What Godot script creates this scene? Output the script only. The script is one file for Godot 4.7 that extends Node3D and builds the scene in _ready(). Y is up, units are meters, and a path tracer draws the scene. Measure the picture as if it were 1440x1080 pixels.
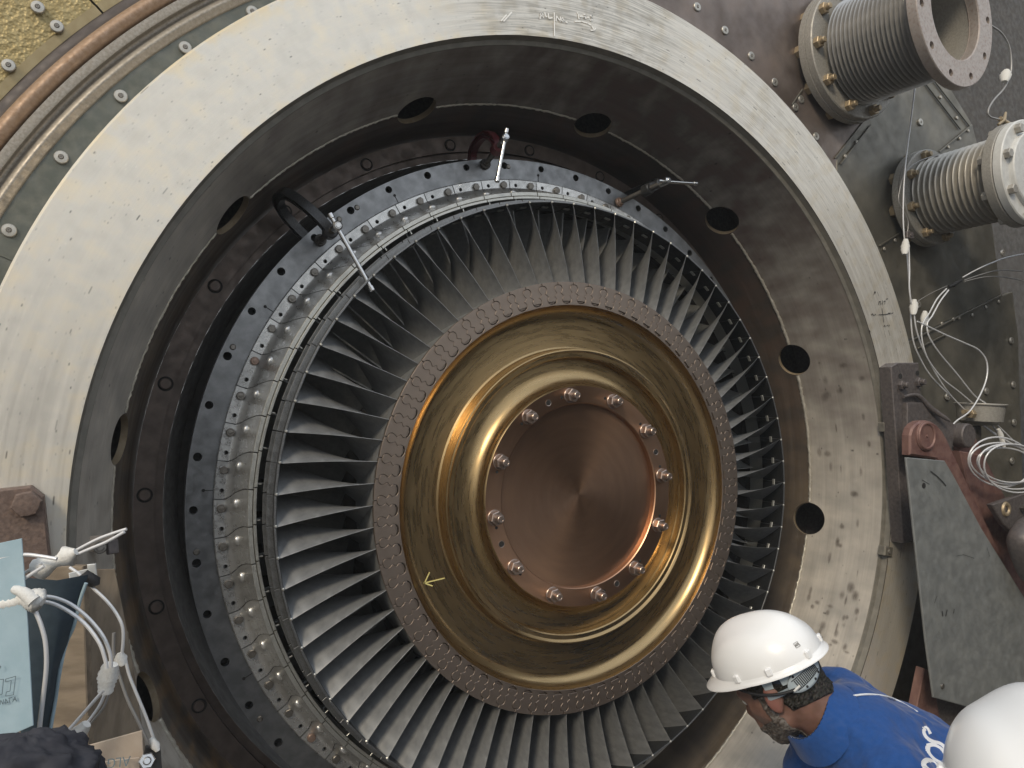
extends Node3D
# A gas turbine rotor in its opened exhaust casing, with two men at work in front of it.
# World: the turbine axis is +z (towards the viewer) through the origin, y is up, metres.

const CAM := Vector3(-1.18765, 0.24976, 1.78783)
const FW := Vector3(0.473181, 0.033688, -0.880321)
const RT := Vector3(0.880821, 0.0, 0.473450)
const UP := Vector3(-0.01595, 0.999432, 0.029673)
const FOC := 1029.948

# ------------------------------------------------------------------ mesh builder
class MB:
	var v := PackedVector3Array()
	var n := PackedVector3Array()
	var uv := PackedVector2Array()
	var col := PackedColorArray()
	var xf := Transform3D.IDENTITY
	var us := 1.0
	var vs := 1.0
	func tri(a: Vector3, b: Vector3, c: Vector3, na: Vector3, nb: Vector3, nc: Vector3, ua := Vector2.ZERO, ub := Vector2.ZERO, uc := Vector2.ZERO):
		if (b - a).cross(c - a).dot(na + nb + nc) > 0.0:
			var t := b; b = c; c = t
			var tn := nb; nb = nc; nc = tn
			var tu := ub; ub = uc; uc = tu
		v.append(xf * a); v.append(xf * b); v.append(xf * c)
		n.append(xf.basis * na); n.append(xf.basis * nb); n.append(xf.basis * nc)
		uv.append(ua); uv.append(ub); uv.append(uc)
	func quad(a, b, c, d, na, nb, nc, nd, ua := Vector2.ZERO, ub := Vector2.ZERO, uc := Vector2.ZERO, ud := Vector2.ZERO):
		tri(a, b, c, na, nb, nc, ua, ub, uc)
		tri(a, c, d, na, nc, nd, ua, uc, ud)
	func fquad(a: Vector3, b: Vector3, c: Vector3, d: Vector3, out: Vector3):
		var m := (c - a).cross(d - b).normalized()
		if m.dot(out) < 0.0: m = -m
		var l1 := (b - a).length(); var l2 := (d - a).length()
		quad(a, b, c, d, m, m, m, m, Vector2(0, 0), Vector2(l1, 0), Vector2(l1, l2), Vector2(0, l2))
	func mesh(m: Material) -> ArrayMesh:
		var a := []
		a.resize(Mesh.ARRAY_MAX)
		for i in n.size(): n[i] = n[i].normalized()
		a[Mesh.ARRAY_VERTEX] = v; a[Mesh.ARRAY_NORMAL] = n; a[Mesh.ARRAY_TEX_UV] = uv
		if col.size() == v.size(): a[Mesh.ARRAY_COLOR] = col
		var r := ArrayMesh.new()
		r.add_surface_from_arrays(Mesh.PRIMITIVE_TRIANGLES, a)
		r.surface_set_material(0, m)
		return r
	# surface of revolution about local z; prof = [Vector2(r, z), ...]; corners over 28 degrees stay sharp
	func lathe(prof: Array, segs: int, a0 := 0.0, a1 := TAU, flat := false):
		var k := prof.size()
		var sn := []
		var out_sign := 1.0
		for i in k - 1:
			var d: Vector2 = (prof[i + 1] - prof[i]).normalized()
			sn.append(Vector2(-d.y, d.x) * out_sign)
		var len := 0.0
		for i in k - 1:
			var n0: Vector2 = sn[i]; var n1: Vector2 = sn[i]
			if i > 0 and sn[i].dot(sn[i - 1]) > 0.88: n0 = (sn[i] + sn[i - 1]).normalized()
			if i < k - 2 and sn[i].dot(sn[i + 1]) > 0.88: n1 = (sn[i] + sn[i + 1]).normalized()
			var p0: Vector2 = prof[i]; var p1: Vector2 = prof[i + 1]
			var l1 := len + p0.distance_to(p1)
			for j in segs:
				var t0 := a0 + (a1 - a0) * j / segs
				var t1 := a0 + (a1 - a0) * (j + 1) / segs
				var c0 := Vector2(cos(t0), sin(t0)); var c1 := Vector2(cos(t1), sin(t1))
				var m0 := c0; var m1 := c1
				if flat:
					m0 = (c0 + c1).normalized(); m1 = m0
				quad(Vector3(c0.x * p0.x, c0.y * p0.x, p0.y), Vector3(c1.x * p0.x, c1.y * p0.x, p0.y), Vector3(c1.x * p1.x, c1.y * p1.x, p1.y), Vector3(c0.x * p1.x, c0.y * p1.x, p1.y),
					Vector3(m0.x * n0.x, m0.y * n0.x, n0.y), Vector3(m1.x * n0.x, m1.y * n0.x, n0.y), Vector3(m1.x * n1.x, m1.y * n1.x, n1.y), Vector3(m0.x * n1.x, m0.y * n1.x, n1.y),
					Vector2(t0 / TAU * us, len * vs), Vector2(t1 / TAU * us, len * vs), Vector2(t1 / TAU * us, l1 * vs), Vector2(t0 / TAU * us, l1 * vs))
			len = l1
	# chamfered cylinder / hex prism along local z, from z0 to z1
	func cyl(r: float, z0: float, z1: float, segs := 16, bev := 0.0, flat := false):
		var hi := maxf(z0, z1); var lo := minf(z0, z1)
		var p := [Vector2(r, lo)]
		if bev > 0.0:
			p.append(Vector2(r, hi - bev)); p.append(Vector2(r - bev, hi))
		else:
			p.append(Vector2(r, hi))
		p.append(Vector2(0.0001, hi))
		p.reverse()
		p.append(Vector2(0.0001, lo))
		p.reverse()
		for i in p.size(): pass
		# profile must run so that its left normal points outwards: from the axis at the top down to the bottom
		p.reverse()
		lathe(p, segs, 0.0, TAU, flat)
	func tube(pts: Array, rad, sides := 8, caps := true):
		var k := pts.size()
		var d0: Vector3 = (pts[1] - pts[0]).normalized()
		var ref := Vector3.UP if absf(d0.y) < 0.9 else Vector3.RIGHT
		var s := d0.cross(ref).normalized()
		var rings := []; var nors := []
		var len := 0.0
		var lens := []
		for i in k:
			var d: Vector3
			if i == 0: d = pts[1] - pts[0]
			elif i == k - 1: d = pts[i] - pts[i - 1]
			else: d = (pts[i + 1] - pts[i]).normalized() + (pts[i] - pts[i - 1]).normalized()
			d = d.normalized()
			s = (s - d * s.dot(d)).normalized()
			var t := d.cross(s)
			var r: float = rad[i] if rad is Array else rad
			var ring := []; var nr := []
			for j in sides:
				var a := TAU * j / sides
				var o := s * cos(a) + t * sin(a)
				ring.append(pts[i] + o * r); nr.append(o)
			rings.append(ring); nors.append(nr)
			if i > 0: len += pts[i].distance_to(pts[i - 1])
			lens.append(len)
		for i in k - 1:
			for j in sides:
				var j2 := (j + 1) % sides
				quad(rings[i][j], rings[i][j2], rings[i + 1][j2], rings[i + 1][j], nors[i][j], nors[i][j2], nors[i + 1][j2], nors[i + 1][j],
					Vector2(float(j) / sides, lens[i]), Vector2(float(j + 1) / sides, lens[i]), Vector2(float(j + 1) / sides, lens[i + 1]), Vector2(float(j) / sides, lens[i + 1]))
		if caps:
			for e in [0, k - 1]:
				var dd: Vector3 = (pts[0] - pts[1]).normalized() if e == 0 else (pts[k - 1] - pts[k - 2]).normalized()
				for j in sides:
					tri(pts[e], rings[e][j], rings[e][(j + 1) % sides], dd, dd, dd)
	func box(c: Vector3, size: Vector3, b := 0.0):
		var h := size / 2.0
		b = minf(b, minf(h.x, minf(h.y, h.z)) * 0.9)
		for ax in 3:
			for s in [-1.0, 1.0]:
				var e1 := Vector3.ZERO; var e2 := Vector3.ZERO; var no := Vector3.ZERO
				no[ax] = s; e1[(ax + 1) % 3] = h[(ax + 1) % 3] - b; e2[(ax + 2) % 3] = h[(ax + 2) % 3] - b
				var o := c + no * h[ax]
				fquad(o - e1 - e2, o + e1 - e2, o + e1 + e2, o - e1 + e2, no)
		if b <= 0.0: return
		for ax in 3:
			var i1 := (ax + 1) % 3; var i2 := (ax + 2) % 3
			for s in [-1.0, 1.0]:
				for t in [-1.0, 1.0]:
					var p := Vector3.ZERO; var q := Vector3.ZERO; var e := Vector3.ZERO
					e[ax] = h[ax] - b
					p[i1] = s * h[i1]; p[i2] = t * (h[i2] - b)
					q[i1] = s * (h[i1] - b); q[i2] = t * h[i2]
					fquad(c + p - e, c + p + e, c + q + e, c + q - e, p + q)
		for sx in [-1.0, 1.0]:
			for sy in [-1.0, 1.0]:
				for sz in [-1.0, 1.0]:
					var s := Vector3(sx, sy, sz)
					var m := s.normalized()
					tri(c + s * Vector3(h.x, h.y - b, h.z - b), c + s * Vector3(h.x - b, h.y, h.z - b), c + s * Vector3(h.x - b, h.y - b, h.z), m, m, m)
	# a polygon in local xy, extruded from z0 (back) to z1 (front) with a small chamfer on the front edge
	func prism(poly: PackedVector2Array, z0: float, z1: float, bev := 0.0, smooth := false, back := false):
		if Geometry2D.is_polygon_clockwise(poly):
			poly = poly.duplicate(); poly.reverse()
		var k := poly.size()
		var en := []
		for i in k:
			var d := (poly[(i + 1) % k] - poly[i]).normalized()
			en.append(Vector2(d.y, -d.x))
		var ins := PackedVector2Array()
		for i in k:
			var m: Vector2 = en[i] + en[(i + k - 1) % k]
			m = m.normalized()
			var c: float = maxf(m.dot(en[i]), 0.35)
			ins.append(poly[i] - m * bev / c)
		var tr := Geometry2D.triangulate_polygon(ins if bev > 0.0 else poly)
		var fp: PackedVector2Array = ins if bev > 0.0 else poly
		var f := Vector3(0, 0, 1.0 if z1 > z0 else -1.0)
		for i in range(0, tr.size(), 3):
			var a := fp[tr[i]]; var b := fp[tr[i + 1]]; var c := fp[tr[i + 2]]
			tri(Vector3(a.x, a.y, z1), Vector3(b.x, b.y, z1), Vector3(c.x, c.y, z1), f, f, f, a, b, c)
			if back: tri(Vector3(a.x, a.y, z0), Vector3(b.x, b.y, z0), Vector3(c.x, c.y, z0), -f, -f, -f, a, b, c)
		var zb := z1 - f.z * bev
		for i in k:
			var j := (i + 1) % k
			var e: Vector2 = en[i]
			var ni: Vector2 = e; var nj: Vector2 = e
			if smooth:
				var pe: Vector2 = en[(i + k - 1) % k]; var ne: Vector2 = en[j]
				if pe.dot(e) > 0.6: ni = (pe + e).normalized()
				if ne.dot(e) > 0.6: nj = (ne + e).normalized()
			var l := poly[i].distance_to(poly[j])
			quad(Vector3(poly[i].x, poly[i].y, z0), Vector3(poly[j].x, poly[j].y, z0), Vector3(poly[j].x, poly[j].y, zb), Vector3(poly[i].x, poly[i].y, zb),
				Vector3(ni.x, ni.y, 0), Vector3(nj.x, nj.y, 0), Vector3(nj.x, nj.y, 0), Vector3(ni.x, ni.y, 0), Vector2(0, 0), Vector2(l, 0), Vector2(l, absf(zb - z0)), Vector2(0, absf(zb - z0)))
			if bev > 0.0:
				var m := Vector3(e.x, e.y, f.z).normalized()
				quad(Vector3(poly[i].x, poly[i].y, zb), Vector3(poly[j].x, poly[j].y, zb), Vector3(ins[j].x, ins[j].y, z1), Vector3(ins[i].x, ins[i].y, z1), m, m, m, m, poly[i], poly[j], poly[j], poly[i])
	# a smooth grid over f(u, v), u and v from 0 to 1; out(p) gives a rough outward direction
	func grid(nu: int, nv: int, f: Callable, out: Callable, uvs := Vector2.ONE):
		var p := []
		for i in nu + 1:
			var row := PackedVector3Array()
			for j in nv + 1: row.append(f.call(float(i) / nu, float(j) / nv))
			p.append(row)
		var wrap: bool = p[0][nv / 2].distance_to(p[nu][nv / 2]) < 1e-5
		var nn := []
		for i in nu + 1:
			var row := PackedVector3Array()
			for j in nv + 1:
				var i0 := i - 1; var i1 := i + 1
				if wrap:
					if i0 < 0: i0 = nu - 1
					if i1 > nu: i1 = 1
				var du: Vector3 = p[mini(i1, nu)][j] - p[maxi(i0, 0)][j]
				var dv: Vector3 = p[i][mini(j + 1, nv)] - p[i][maxi(j - 1, 0)]
				if du.length() < 1e-7: du = p[mini(i + 1, nu)][maxi(j - 1, 0)] - p[maxi(i - 1, 0)][maxi(j - 1, 0)]
				var m := du.cross(dv).normalized()
				if m.dot(out.call(p[i][j])) < 0.0: m = -m
				row.append(m)
			nn.append(row)
		for i in nu:
			for j in nv:
				quad(p[i][j], p[i + 1][j], p[i + 1][j + 1], p[i][j + 1], nn[i][j], nn[i + 1][j], nn[i + 1][j + 1], nn[i][j + 1],
					Vector2(float(i) / nu, float(j) / nv) * uvs, Vector2(float(i + 1) / nu, float(j) / nv) * uvs, Vector2(float(i + 1) / nu, float(j + 1) / nv) * uvs, Vector2(float(i) / nu, float(j + 1) / nv) * uvs)
	# part of a surface s(u, v) with a round hole at (uc, vc); nrm(u, v) its outward normal; the hole gets a wall of the given depth
	func holed(s: Callable, nrm: Callable, u0: float, u1: float, v0: float, v1: float, uc: float, vc: float, ru: float, rv: float, depth: float, seg := 32, rings := 3, uvf = null):
		var inner := []; var outer := []
		for i in seg + 1:
			var a := TAU * i / seg
			var c := cos(a); var t := sin(a)
			inner.append(Vector2(uc + ru * c, vc + rv * t))
			var ku := 1e9; var kv := 1e9
			if c > 1e-6: ku = (u1 - uc) / c
			elif c < -1e-6: ku = (u0 - uc) / c
			if t > 1e-6: kv = (v1 - vc) / t
			elif t < -1e-6: kv = (v0 - vc) / t
			outer.append(Vector2.ZERO)
		# walk the rectangle's edge evenly so that its corners are met
		var per := seg / 8
		var corner := [Vector2(u1, vc), Vector2(u1, v1), Vector2(uc, v1), Vector2(u0, v1), Vector2(u0, vc), Vector2(u0, v0), Vector2(uc, v0), Vector2(u1, v0)]
		for i in seg + 1:
			var q := (i / per) % 8
			outer[i] = corner[q].lerp(corner[(q + 1) % 8], float(i % per) / per)
		var P := []; var N := []; var U := []
		for k in rings + 1:
			var f := float(k) / rings
			f = f * f * 0.6 + f * 0.4
			var pr := []; var nr := []; var ur := []
			for i in seg + 1:
				var w: Vector2 = inner[i].lerp(outer[i], f)
				pr.append(s.call(w.x, w.y)); nr.append(nrm.call(w.x, w.y))
				ur.append(uvf.call(w.x, w.y) if uvf != null else w)
			P.append(pr); N.append(nr); U.append(ur)
		for k in rings:
			for i in seg:
				quad(P[k][i], P[k][i + 1], P[k + 1][i + 1], P[k + 1][i], N[k][i], N[k][i + 1], N[k + 1][i + 1], N[k + 1][i], U[k][i], U[k][i + 1], U[k + 1][i + 1], U[k + 1][i])
		if depth > 0.0:
			var mid: Vector3 = s.call(uc, vc)
			for i in seg:
				var a: Vector3 = P[0][i]; var b: Vector3 = P[0][i + 1]
				var dn: Vector3 = nrm.call(uc, vc) * depth
				var na := (mid - a).normalized(); var nb := (mid - b).normalized()
				quad(a, b, b - dn, a - dn, na, nb, nb, na, U[0][i], U[0][i + 1], U[0][i + 1] + Vector2(0, 0.01), U[0][i] + Vector2(0, 0.01))
	func ribbon(pts: Array, nr: Vector3, w: float):
		for i in pts.size() - 1:
			var d: Vector3 = (pts[i + 1] - pts[i]).normalized()
			var s := d.cross(nr).normalized() * w / 2.0
			var e := d * w * 0.3
			quad(pts[i] - s - e, pts[i] + s - e, pts[i + 1] + s + e, pts[i + 1] - s + e, nr, nr, nr, nr)

# ------------------------------------------------------------------ scene helpers
var rng := RandomNumberGenerator.new()
var M := {}
var S := {}

func lin(r: float, g: float, b: float) -> Color:
	return Color(r, g, b).linear_to_srgb()

func obj(called: String, mesh: Mesh, parent: Node = self, xf := Transform3D.IDENTITY) -> MeshInstance3D:
	var o := MeshInstance3D.new()
	o.name = called; o.mesh = mesh; o.transform = xf
	parent.add_child(o, true)
	return o

func thing(called: String, label: String, category: String, at := Vector3.ZERO, group := "") -> Node3D:
	var o := Node3D.new()
	o.name = called; o.position = at
	add_child(o, true)
	tag(o, label, category, group)
	return o

func tag(o: Node, label: String, category: String, group := ""):
	o.set_meta("label", label); o.set_meta("category", category)
	if group: o.set_meta("group", group)

func px(x: float, y: float, z: float) -> Vector3:      # where the sight line through a point of the photograph meets the plane at z
	var d := FW + RT * ((x - 720.0) / FOC) - UP * ((y - 540.0) / FOC)
	return CAM + d * ((z - CAM.z) / d.z)

func pd(x: float, y: float, depth: float) -> Vector3:  # the same at a distance along the view
	return CAM + (FW + RT * ((x - 720.0) / FOC) - UP * ((y - 540.0) / FOC)) * depth

func pol(r: float, deg: float, z: float) -> Vector3:
	return Vector3(r * cos(deg_to_rad(deg)), r * sin(deg_to_rad(deg)), z)

func rz(deg: float) -> Transform3D:
	return Transform3D(Basis(Vector3.BACK, deg_to_rad(deg)), Vector3.ZERO)

func facing(at: Vector3, dir: Vector3, turn := 0.0) -> Transform3D:   # local z along dir
	var z := dir.normalized()
	var r := Vector3.UP if absf(z.y) < 0.9 else Vector3.RIGHT
	var x := r.cross(z).normalized()
	var b := Basis(x, z.cross(x), z)
	return Transform3D(b * Basis(Vector3.BACK, turn), at)

func curve(pts: Array, per := 6) -> Array:              # Catmull-Rom through the points
	var o := []
	for i in pts.size() - 1:
		var a: Vector3 = pts[maxi(i - 1, 0)]; var b: Vector3 = pts[i]; var c: Vector3 = pts[i + 1]; var d: Vector3 = pts[mini(i + 2, pts.size() - 1)]
		for k in per:
			o.append(b.cubic_interpolate(c, a, d, float(k) / per))
	o.append(pts[-1])
	return o

func pxs(list: Array, z) -> Array:                      # flat list of photo points on z (a number, or one per point)
	var o := []
	for i in range(0, list.size(), 2):
		o.append(px(list[i], list[i + 1], z[i / 2] if z is Array else z))
	return o

func noise_tex(seed_: int, freq: float, ramp: Array, oct := 5, size := 512, kind := FastNoiseLite.TYPE_SIMPLEX_SMOOTH, normal := 0.0) -> NoiseTexture2D:
	var f := FastNoiseLite.new()
	f.seed = seed_; f.frequency = freq; f.noise_type = kind; f.fractal_octaves = oct; f.fractal_gain = 0.55
	var t := NoiseTexture2D.new()
	t.width = size; t.height = size; t.seamless = true; t.noise = f
	t.generate_mipmaps = false
	if normal > 0.0:
		t.as_normal_map = true; t.bump_strength = normal
	elif ramp.size():
		var g := Gradient.new()
		var offs := PackedFloat32Array(); var cols := PackedColorArray()
		for r in ramp:
			offs.append(r[0]); cols.append(r[1])
		g.offsets = offs; g.colors = cols
		t.color_ramp = g
	return t

func mat(called: String, c: Color, rough: float, metal := 0.0) -> StandardMaterial3D:
	var m := StandardMaterial3D.new()
	m.resource_name = called
	m.albedo_color = c; m.roughness = rough; m.metallic = metal
	M[called] = m
	return m

func mottled(called: String, a: Color, b: Color, rough: float, metal: float, freq := 0.012, scale := Vector3(2, 2, 2), tri := true, rough_var := 0.25, mid = null, bump := 0.0, soften := 0.45) -> StandardMaterial3D:
	var m := mat(called, Color.WHITE, 1.0, metal)
	var sd: int = abs(called.hash()) % 9999
	var mean := a.lerp(b, 0.5)
	a = a.lerp(mean, soften); b = b.lerp(mean, soften)
	var ramp := [[0.22, a], [0.78, b]]
	if mid != null: ramp = [[0.2, a], [0.5, mid], [0.8, b]]
	m.albedo_texture = noise_tex(sd, freq, ramp)
	if not S.has(rough_var > 0.15): S[rough_var > 0.15] = noise_tex(51, 0.02, [[0.2, Color(0.62, 0.62, 0.62)] if rough_var > 0.15 else [0.2, Color(0.75, 0.75, 0.75)], [0.8, Color.WHITE]], 5, 512)
	m.roughness_texture = S[rough_var > 0.15]
	m.roughness = minf(rough / 0.84, 1.0)
	m.roughness_texture_channel = BaseMaterial3D.TEXTURE_CHANNEL_RED
	if bump > 0.0:
		m.normal_enabled = true
		if not S.has("bump"): S["bump"] = noise_tex(53, 0.05, [], 5, 512, FastNoiseLite.TYPE_SIMPLEX_SMOOTH, 6.0)
		m.normal_texture = S["bump"]
		m.normal_scale = bump
	m.uv1_triplanar = tri
	m.uv1_scale = scale
	return m

# an image round a ring: u = once round (seamless), v = across. shade(deg, t, n1, n2) -> linear colour
func ring_image(w: int, h: int, seed_: int, around: float, across: float, shade: Callable) -> Image:
	var f1 := FastNoiseLite.new(); f1.seed = seed_; f1.frequency = 1.0; f1.fractal_octaves = 5
	var f2 := FastNoiseLite.new(); f2.seed = seed_ + 1; f2.frequency = 1.0; f2.fractal_octaves = 3
	var im := Image.create(w, h, false, Image.FORMAT_RGB8)
	for x in w:
		var a := TAU * x / w
		var cx := cos(a) * around; var cy := sin(a) * around
		for y in h:
			var t := (y + 0.5) / h
			var n1 := f1.get_noise_3d(cx * 3.0, cy * 3.0, t * across * 3.0)
			var n2 := f2.get_noise_3d(cx * 1.2, cy * 1.2, t * across * 110.0)   # drawn out along the ring
			var c: Color = shade.call(rad_to_deg(a), t, n1, n2)
			im.set_pixel(x, y, c.linear_to_srgb())
	return im

func round_prof(prof: Array, per := 4) -> Array:        # a profile with its corners rounded off
	var o := []
	for i in prof.size() - 1:
		var a: Vector2 = prof[maxi(i - 1, 0)]; var b: Vector2 = prof[i]; var c: Vector2 = prof[i + 1]; var d: Vector2 = prof[mini(i + 2, prof.size() - 1)]
		for k in per: o.append(b.cubic_interpolate(c, a, d, float(k) / per))
	o.append(prof[-1])
	return o

func arcw(deg: float, c: float, half: float) -> float:   # 1 near the angle c, fading to 0 at half
	var d := absf(wrapf(deg - c, -180.0, 180.0))
	return clampf(1.0 - d / half, 0.0, 1.0)

func _ready():
	rng.seed = 7
	# ---- camera, sky, sun
	var cam := Camera3D.new()
	cam.name = "camera"
	cam.transform = Transform3D(Basis(RT, UP, -FW), CAM)
	cam.fov = 55.336; cam.far = 400.0; cam.near = 0.05
	add_child(cam); cam.current = true
	var env := Environment.new()
	env.background_mode = Environment.BG_SKY
	var sm := ProceduralSkyMaterial.new()
	sm.sky_top_color = Color(0.86, 0.90, 0.95); sm.sky_horizon_color = Color(0.84, 0.83, 0.80); sm.sky_curve = 0.25
	sm.ground_bottom_color = Color(0.30, 0.27, 0.24); sm.ground_horizon_color = Color(0.45, 0.43, 0.40)
	sm.sun_angle_max = 1.0
	var sky := Sky.new(); sky.sky_material = sm
	env.sky = sky
	env.tonemap_mode = Environment.TONE_MAPPER_LINEAR
	env.tonemap_exposure = 1.38
	env.fog_enabled = true; env.fog_density = 0.006; env.fog_light_color = Color(0.86, 0.88, 0.90)
	env.sdfgi_enabled = true; env.ssao_enabled = true; env.ssil_enabled = true
	var we := WorldEnvironment.new(); we.name = "world_environment"; we.environment = env
	add_child(we)
	var sun := DirectionalLight3D.new()
	sun.name = "sun"
	sun.light_energy = 0.5; sun.light_angular_distance = 14.0; sun.light_color = Color(1.0, 0.94, 0.84)
	sun.shadow_enabled = true
	sun.transform = facing(Vector3(0, 6, 4), Vector3(-0.85, 0.80, 0.78))
	add_child(sun)
	materials()
	ground_and_walls()
	exhaust_casing()
	stator_ring()
	rotor()
	outer_shell()
	clamps()
	bellows_pipes()
	right_side()
	left_side()
	people()

func materials():
	# the wide front ring: bare scratched steel with tan stains
	var ri := ring_image(2048, 96, 11, 8.0, 1.0, func(deg, t, n1, n2):
		var k: float = 0.74 + n1 * 0.10 + n2 * 0.025
		var tan_: float = clampf(n1 * 1.6 + 0.1, 0.0, 1.0) * 0.5
		var smudge: float = maxf(minf(arcw(deg, 92.0, 22.0) * 1.6, 1.0), arcw(deg, 62.0, 26.0) * 0.6)
		k *= 1.0 - clampf(smudge * (0.30 + n2 * 0.6 + n1 * 0.3), 0.0, 0.48)
		var edge: float = clampf((t - 0.8) * 5.0, 0.0, 1.0) + clampf((0.1 - t) * 9.0, 0.0, 1.0) * 0.6
		edge *= clampf(0.5 + n1 * 3.0, 0.0, 1.0) * maxf(maxf(arcw(deg, 125.0, 45.0), arcw(deg, -5.0, 40.0)), arcw(deg, 190.0, 40.0))
		k *= 1.0 - clampf(maxf(arcw(deg, 12.0, 60.0), arcw(deg, 215.0, 40.0) * 0.6) * (0.15 + n1 * 0.3 + n2 * 0.35), 0.0, 0.3)
		var st: float = clampf(tan_ * 0.7 + edge * 0.9, 0.0, 1.0)
		return Color(k, k * (0.945 - 0.10 * st), k * (0.845 - 0.26 * st)))
	for i in 300:                                         # dents and dark scratches
		var x := rng.randi() % 2048; var y := rng.randi() % 96
		var n := 1 if rng.randf() < 0.8 else rng.randi_range(2, 5)
		var dk := rng.randf_range(0.5, 0.85)
		for k in n:
			var xx := (x + k) % 2048; var yy := clampi(y + (k / 9), 0, 95)
			ri.set_pixel(xx, yy, ri.get_pixel(xx, yy) * dk)
	for i in 2600:
		var x := rng.randi() % 2048; var y := rng.randi() % 96
		ri.set_pixel(x, y, ri.get_pixel(x, y) * rng.randf_range(0.84, 1.06))
	var m := mat("ring_steel", Color.WHITE, 0.8, 0.5)
	m.albedo_texture = ImageTexture.create_from_image(ri)
	m.roughness_texture = noise_tex(5, 0.02, [[0.2, Color(0.36, 0.36, 0.36)], [0.8, Color(0.62, 0.62, 0.62)]])
	m.uv1_scale = Vector3.ONE
	# the conical wall
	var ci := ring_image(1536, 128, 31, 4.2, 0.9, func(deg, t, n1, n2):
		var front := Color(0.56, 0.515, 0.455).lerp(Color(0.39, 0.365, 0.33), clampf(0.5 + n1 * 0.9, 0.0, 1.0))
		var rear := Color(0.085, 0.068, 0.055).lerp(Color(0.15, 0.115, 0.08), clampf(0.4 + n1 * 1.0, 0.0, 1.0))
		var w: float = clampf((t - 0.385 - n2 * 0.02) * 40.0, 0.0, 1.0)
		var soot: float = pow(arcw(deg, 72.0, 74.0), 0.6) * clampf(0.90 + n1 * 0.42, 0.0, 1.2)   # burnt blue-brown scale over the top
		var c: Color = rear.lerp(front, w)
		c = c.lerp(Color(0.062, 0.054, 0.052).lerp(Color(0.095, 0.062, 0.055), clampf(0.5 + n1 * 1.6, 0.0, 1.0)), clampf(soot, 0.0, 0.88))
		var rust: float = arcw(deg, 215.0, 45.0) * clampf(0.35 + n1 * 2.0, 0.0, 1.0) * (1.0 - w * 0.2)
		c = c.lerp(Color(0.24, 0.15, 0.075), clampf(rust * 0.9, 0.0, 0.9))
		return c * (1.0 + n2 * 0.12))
	for i in 130:
		var x := rng.randi() % 1536; var y := rng.randi_range(52, 127)
		for k in (1 if i % 4 else rng.randi_range(2, 3)):
			var yy := clampi(y - k, 0, 127)
			ci.set_pixel(x, yy, ci.get_pixel(x, yy) * rng.randf_range(0.5, 0.85))
	for s in 60:                                           # dark grease and scrape marks on the lower right of the wall
		var cx := int(fposmod((rng.randf_range(-42.0, 22.0) if s > 14 else rng.randf_range(-29.0, -20.0)) / 360.0, 1.0) * 1536.0)
		var cy := rng.randi_range(62, 118)
		var rx := rng.randf_range(0.6, 3.0); var ry := rng.randf_range(0.6, 3.2)
		var dk := rng.randf_range(0.25, 0.6)
		for x in range(-9, 10):
			for y in range(-8, 9):
				var q := Vector2(x / rx, y / ry).length()
				if q < 1.6:
					var k := clampf((1.6 - q) * 0.9, 0.0, 1.0) * dk * (0.6 + 0.4 * rng.randf())
					var xx := (cx + x + 1536) % 1536; var yy := clampi(cy + y, 52, 127)
					ci.set_pixel(xx, yy, ci.get_pixel(xx, yy).lerp(Color(0.16, 0.13, 0.11), k))
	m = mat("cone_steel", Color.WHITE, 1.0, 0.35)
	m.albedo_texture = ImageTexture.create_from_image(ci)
	m.roughness_texture = noise_tex(15, 0.02, [[0.2, Color(0.38, 0.38, 0.38)], [0.8, Color(0.66, 0.66, 0.66)]])
	mottled("band_steel", lin(0.16, 0.15, 0.13), lin(0.30, 0.28, 0.24), 0.6, 0.4, 0.02)
	mottled("brown_steel", lin(0.085, 0.066, 0.056), lin(0.17, 0.13, 0.11), 0.55, 0.4, 0.015)
	mottled("dark_steel", lin(0.055, 0.052, 0.050), lin(0.10, 0.092, 0.082), 0.6, 0.4, 0.02)
	mat("black_hole", lin(0.016, 0.015, 0.014), 0.9)
	mottled("weld", lin(0.40, 0.37, 0.31), lin(0.70, 0.66, 0.58), 0.45, 0.6, 0.1, Vector3(6, 6, 6))
	mottled("cut_edge", lin(0.36, 0.27, 0.17), lin(0.55, 0.46, 0.34), 0.5, 0.5, 0.05)
	mottled("flange_steel", lin(0.17, 0.175, 0.18), lin(0.30, 0.305, 0.315), 0.36, 0.9, 0.012, Vector3(3, 3, 3), true, 0.1)
	for i in 4:                                            # the shroud blocks differ a little in tone
		var k: float = [1.0, 0.9, 1.06, 0.82][i]
		mottled("block_%d" % i, lin(0.48 * k, 0.48 * k, 0.475 * k), lin(0.66 * k, 0.66 * k, 0.65 * k), 0.33, 0.8, 0.012, Vector3(5, 5, 5), true, 0.25, null, 0.05)
	mottled("bolt_steel", lin(0.13, 0.12, 0.11), lin(0.30, 0.28, 0.25), 0.42, 0.8, 0.06, Vector3(9, 9, 9))
	mottled("bolt_rust", lin(0.20, 0.13, 0.10), lin(0.38, 0.28, 0.23), 0.5, 0.5, 0.06, Vector3(9, 9, 9))
	mottled("strip_steel", lin(0.42, 0.42, 0.40), lin(0.62, 0.62, 0.58), 0.4, 0.8, 0.08, Vector3(6, 6, 6))
	mottled("fin_steel", lin(0.17, 0.175, 0.18), lin(0.28, 0.285, 0.29), 0.42, 0.8, 0.06, Vector3(6, 6, 6))
	mottled("shroud_steel", lin(0.035, 0.036, 0.038), lin(0.075, 0.077, 0.08), 0.42, 0.75, 0.06, Vector3(6, 6, 6))
	mottled("blade_steel", lin(0.21, 0.214, 0.218), lin(0.36, 0.364, 0.366), 0.48, 0.5, 0.012, Vector3(5, 5, 5), true, 0.2, lin(0.285, 0.289, 0.292))
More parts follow.
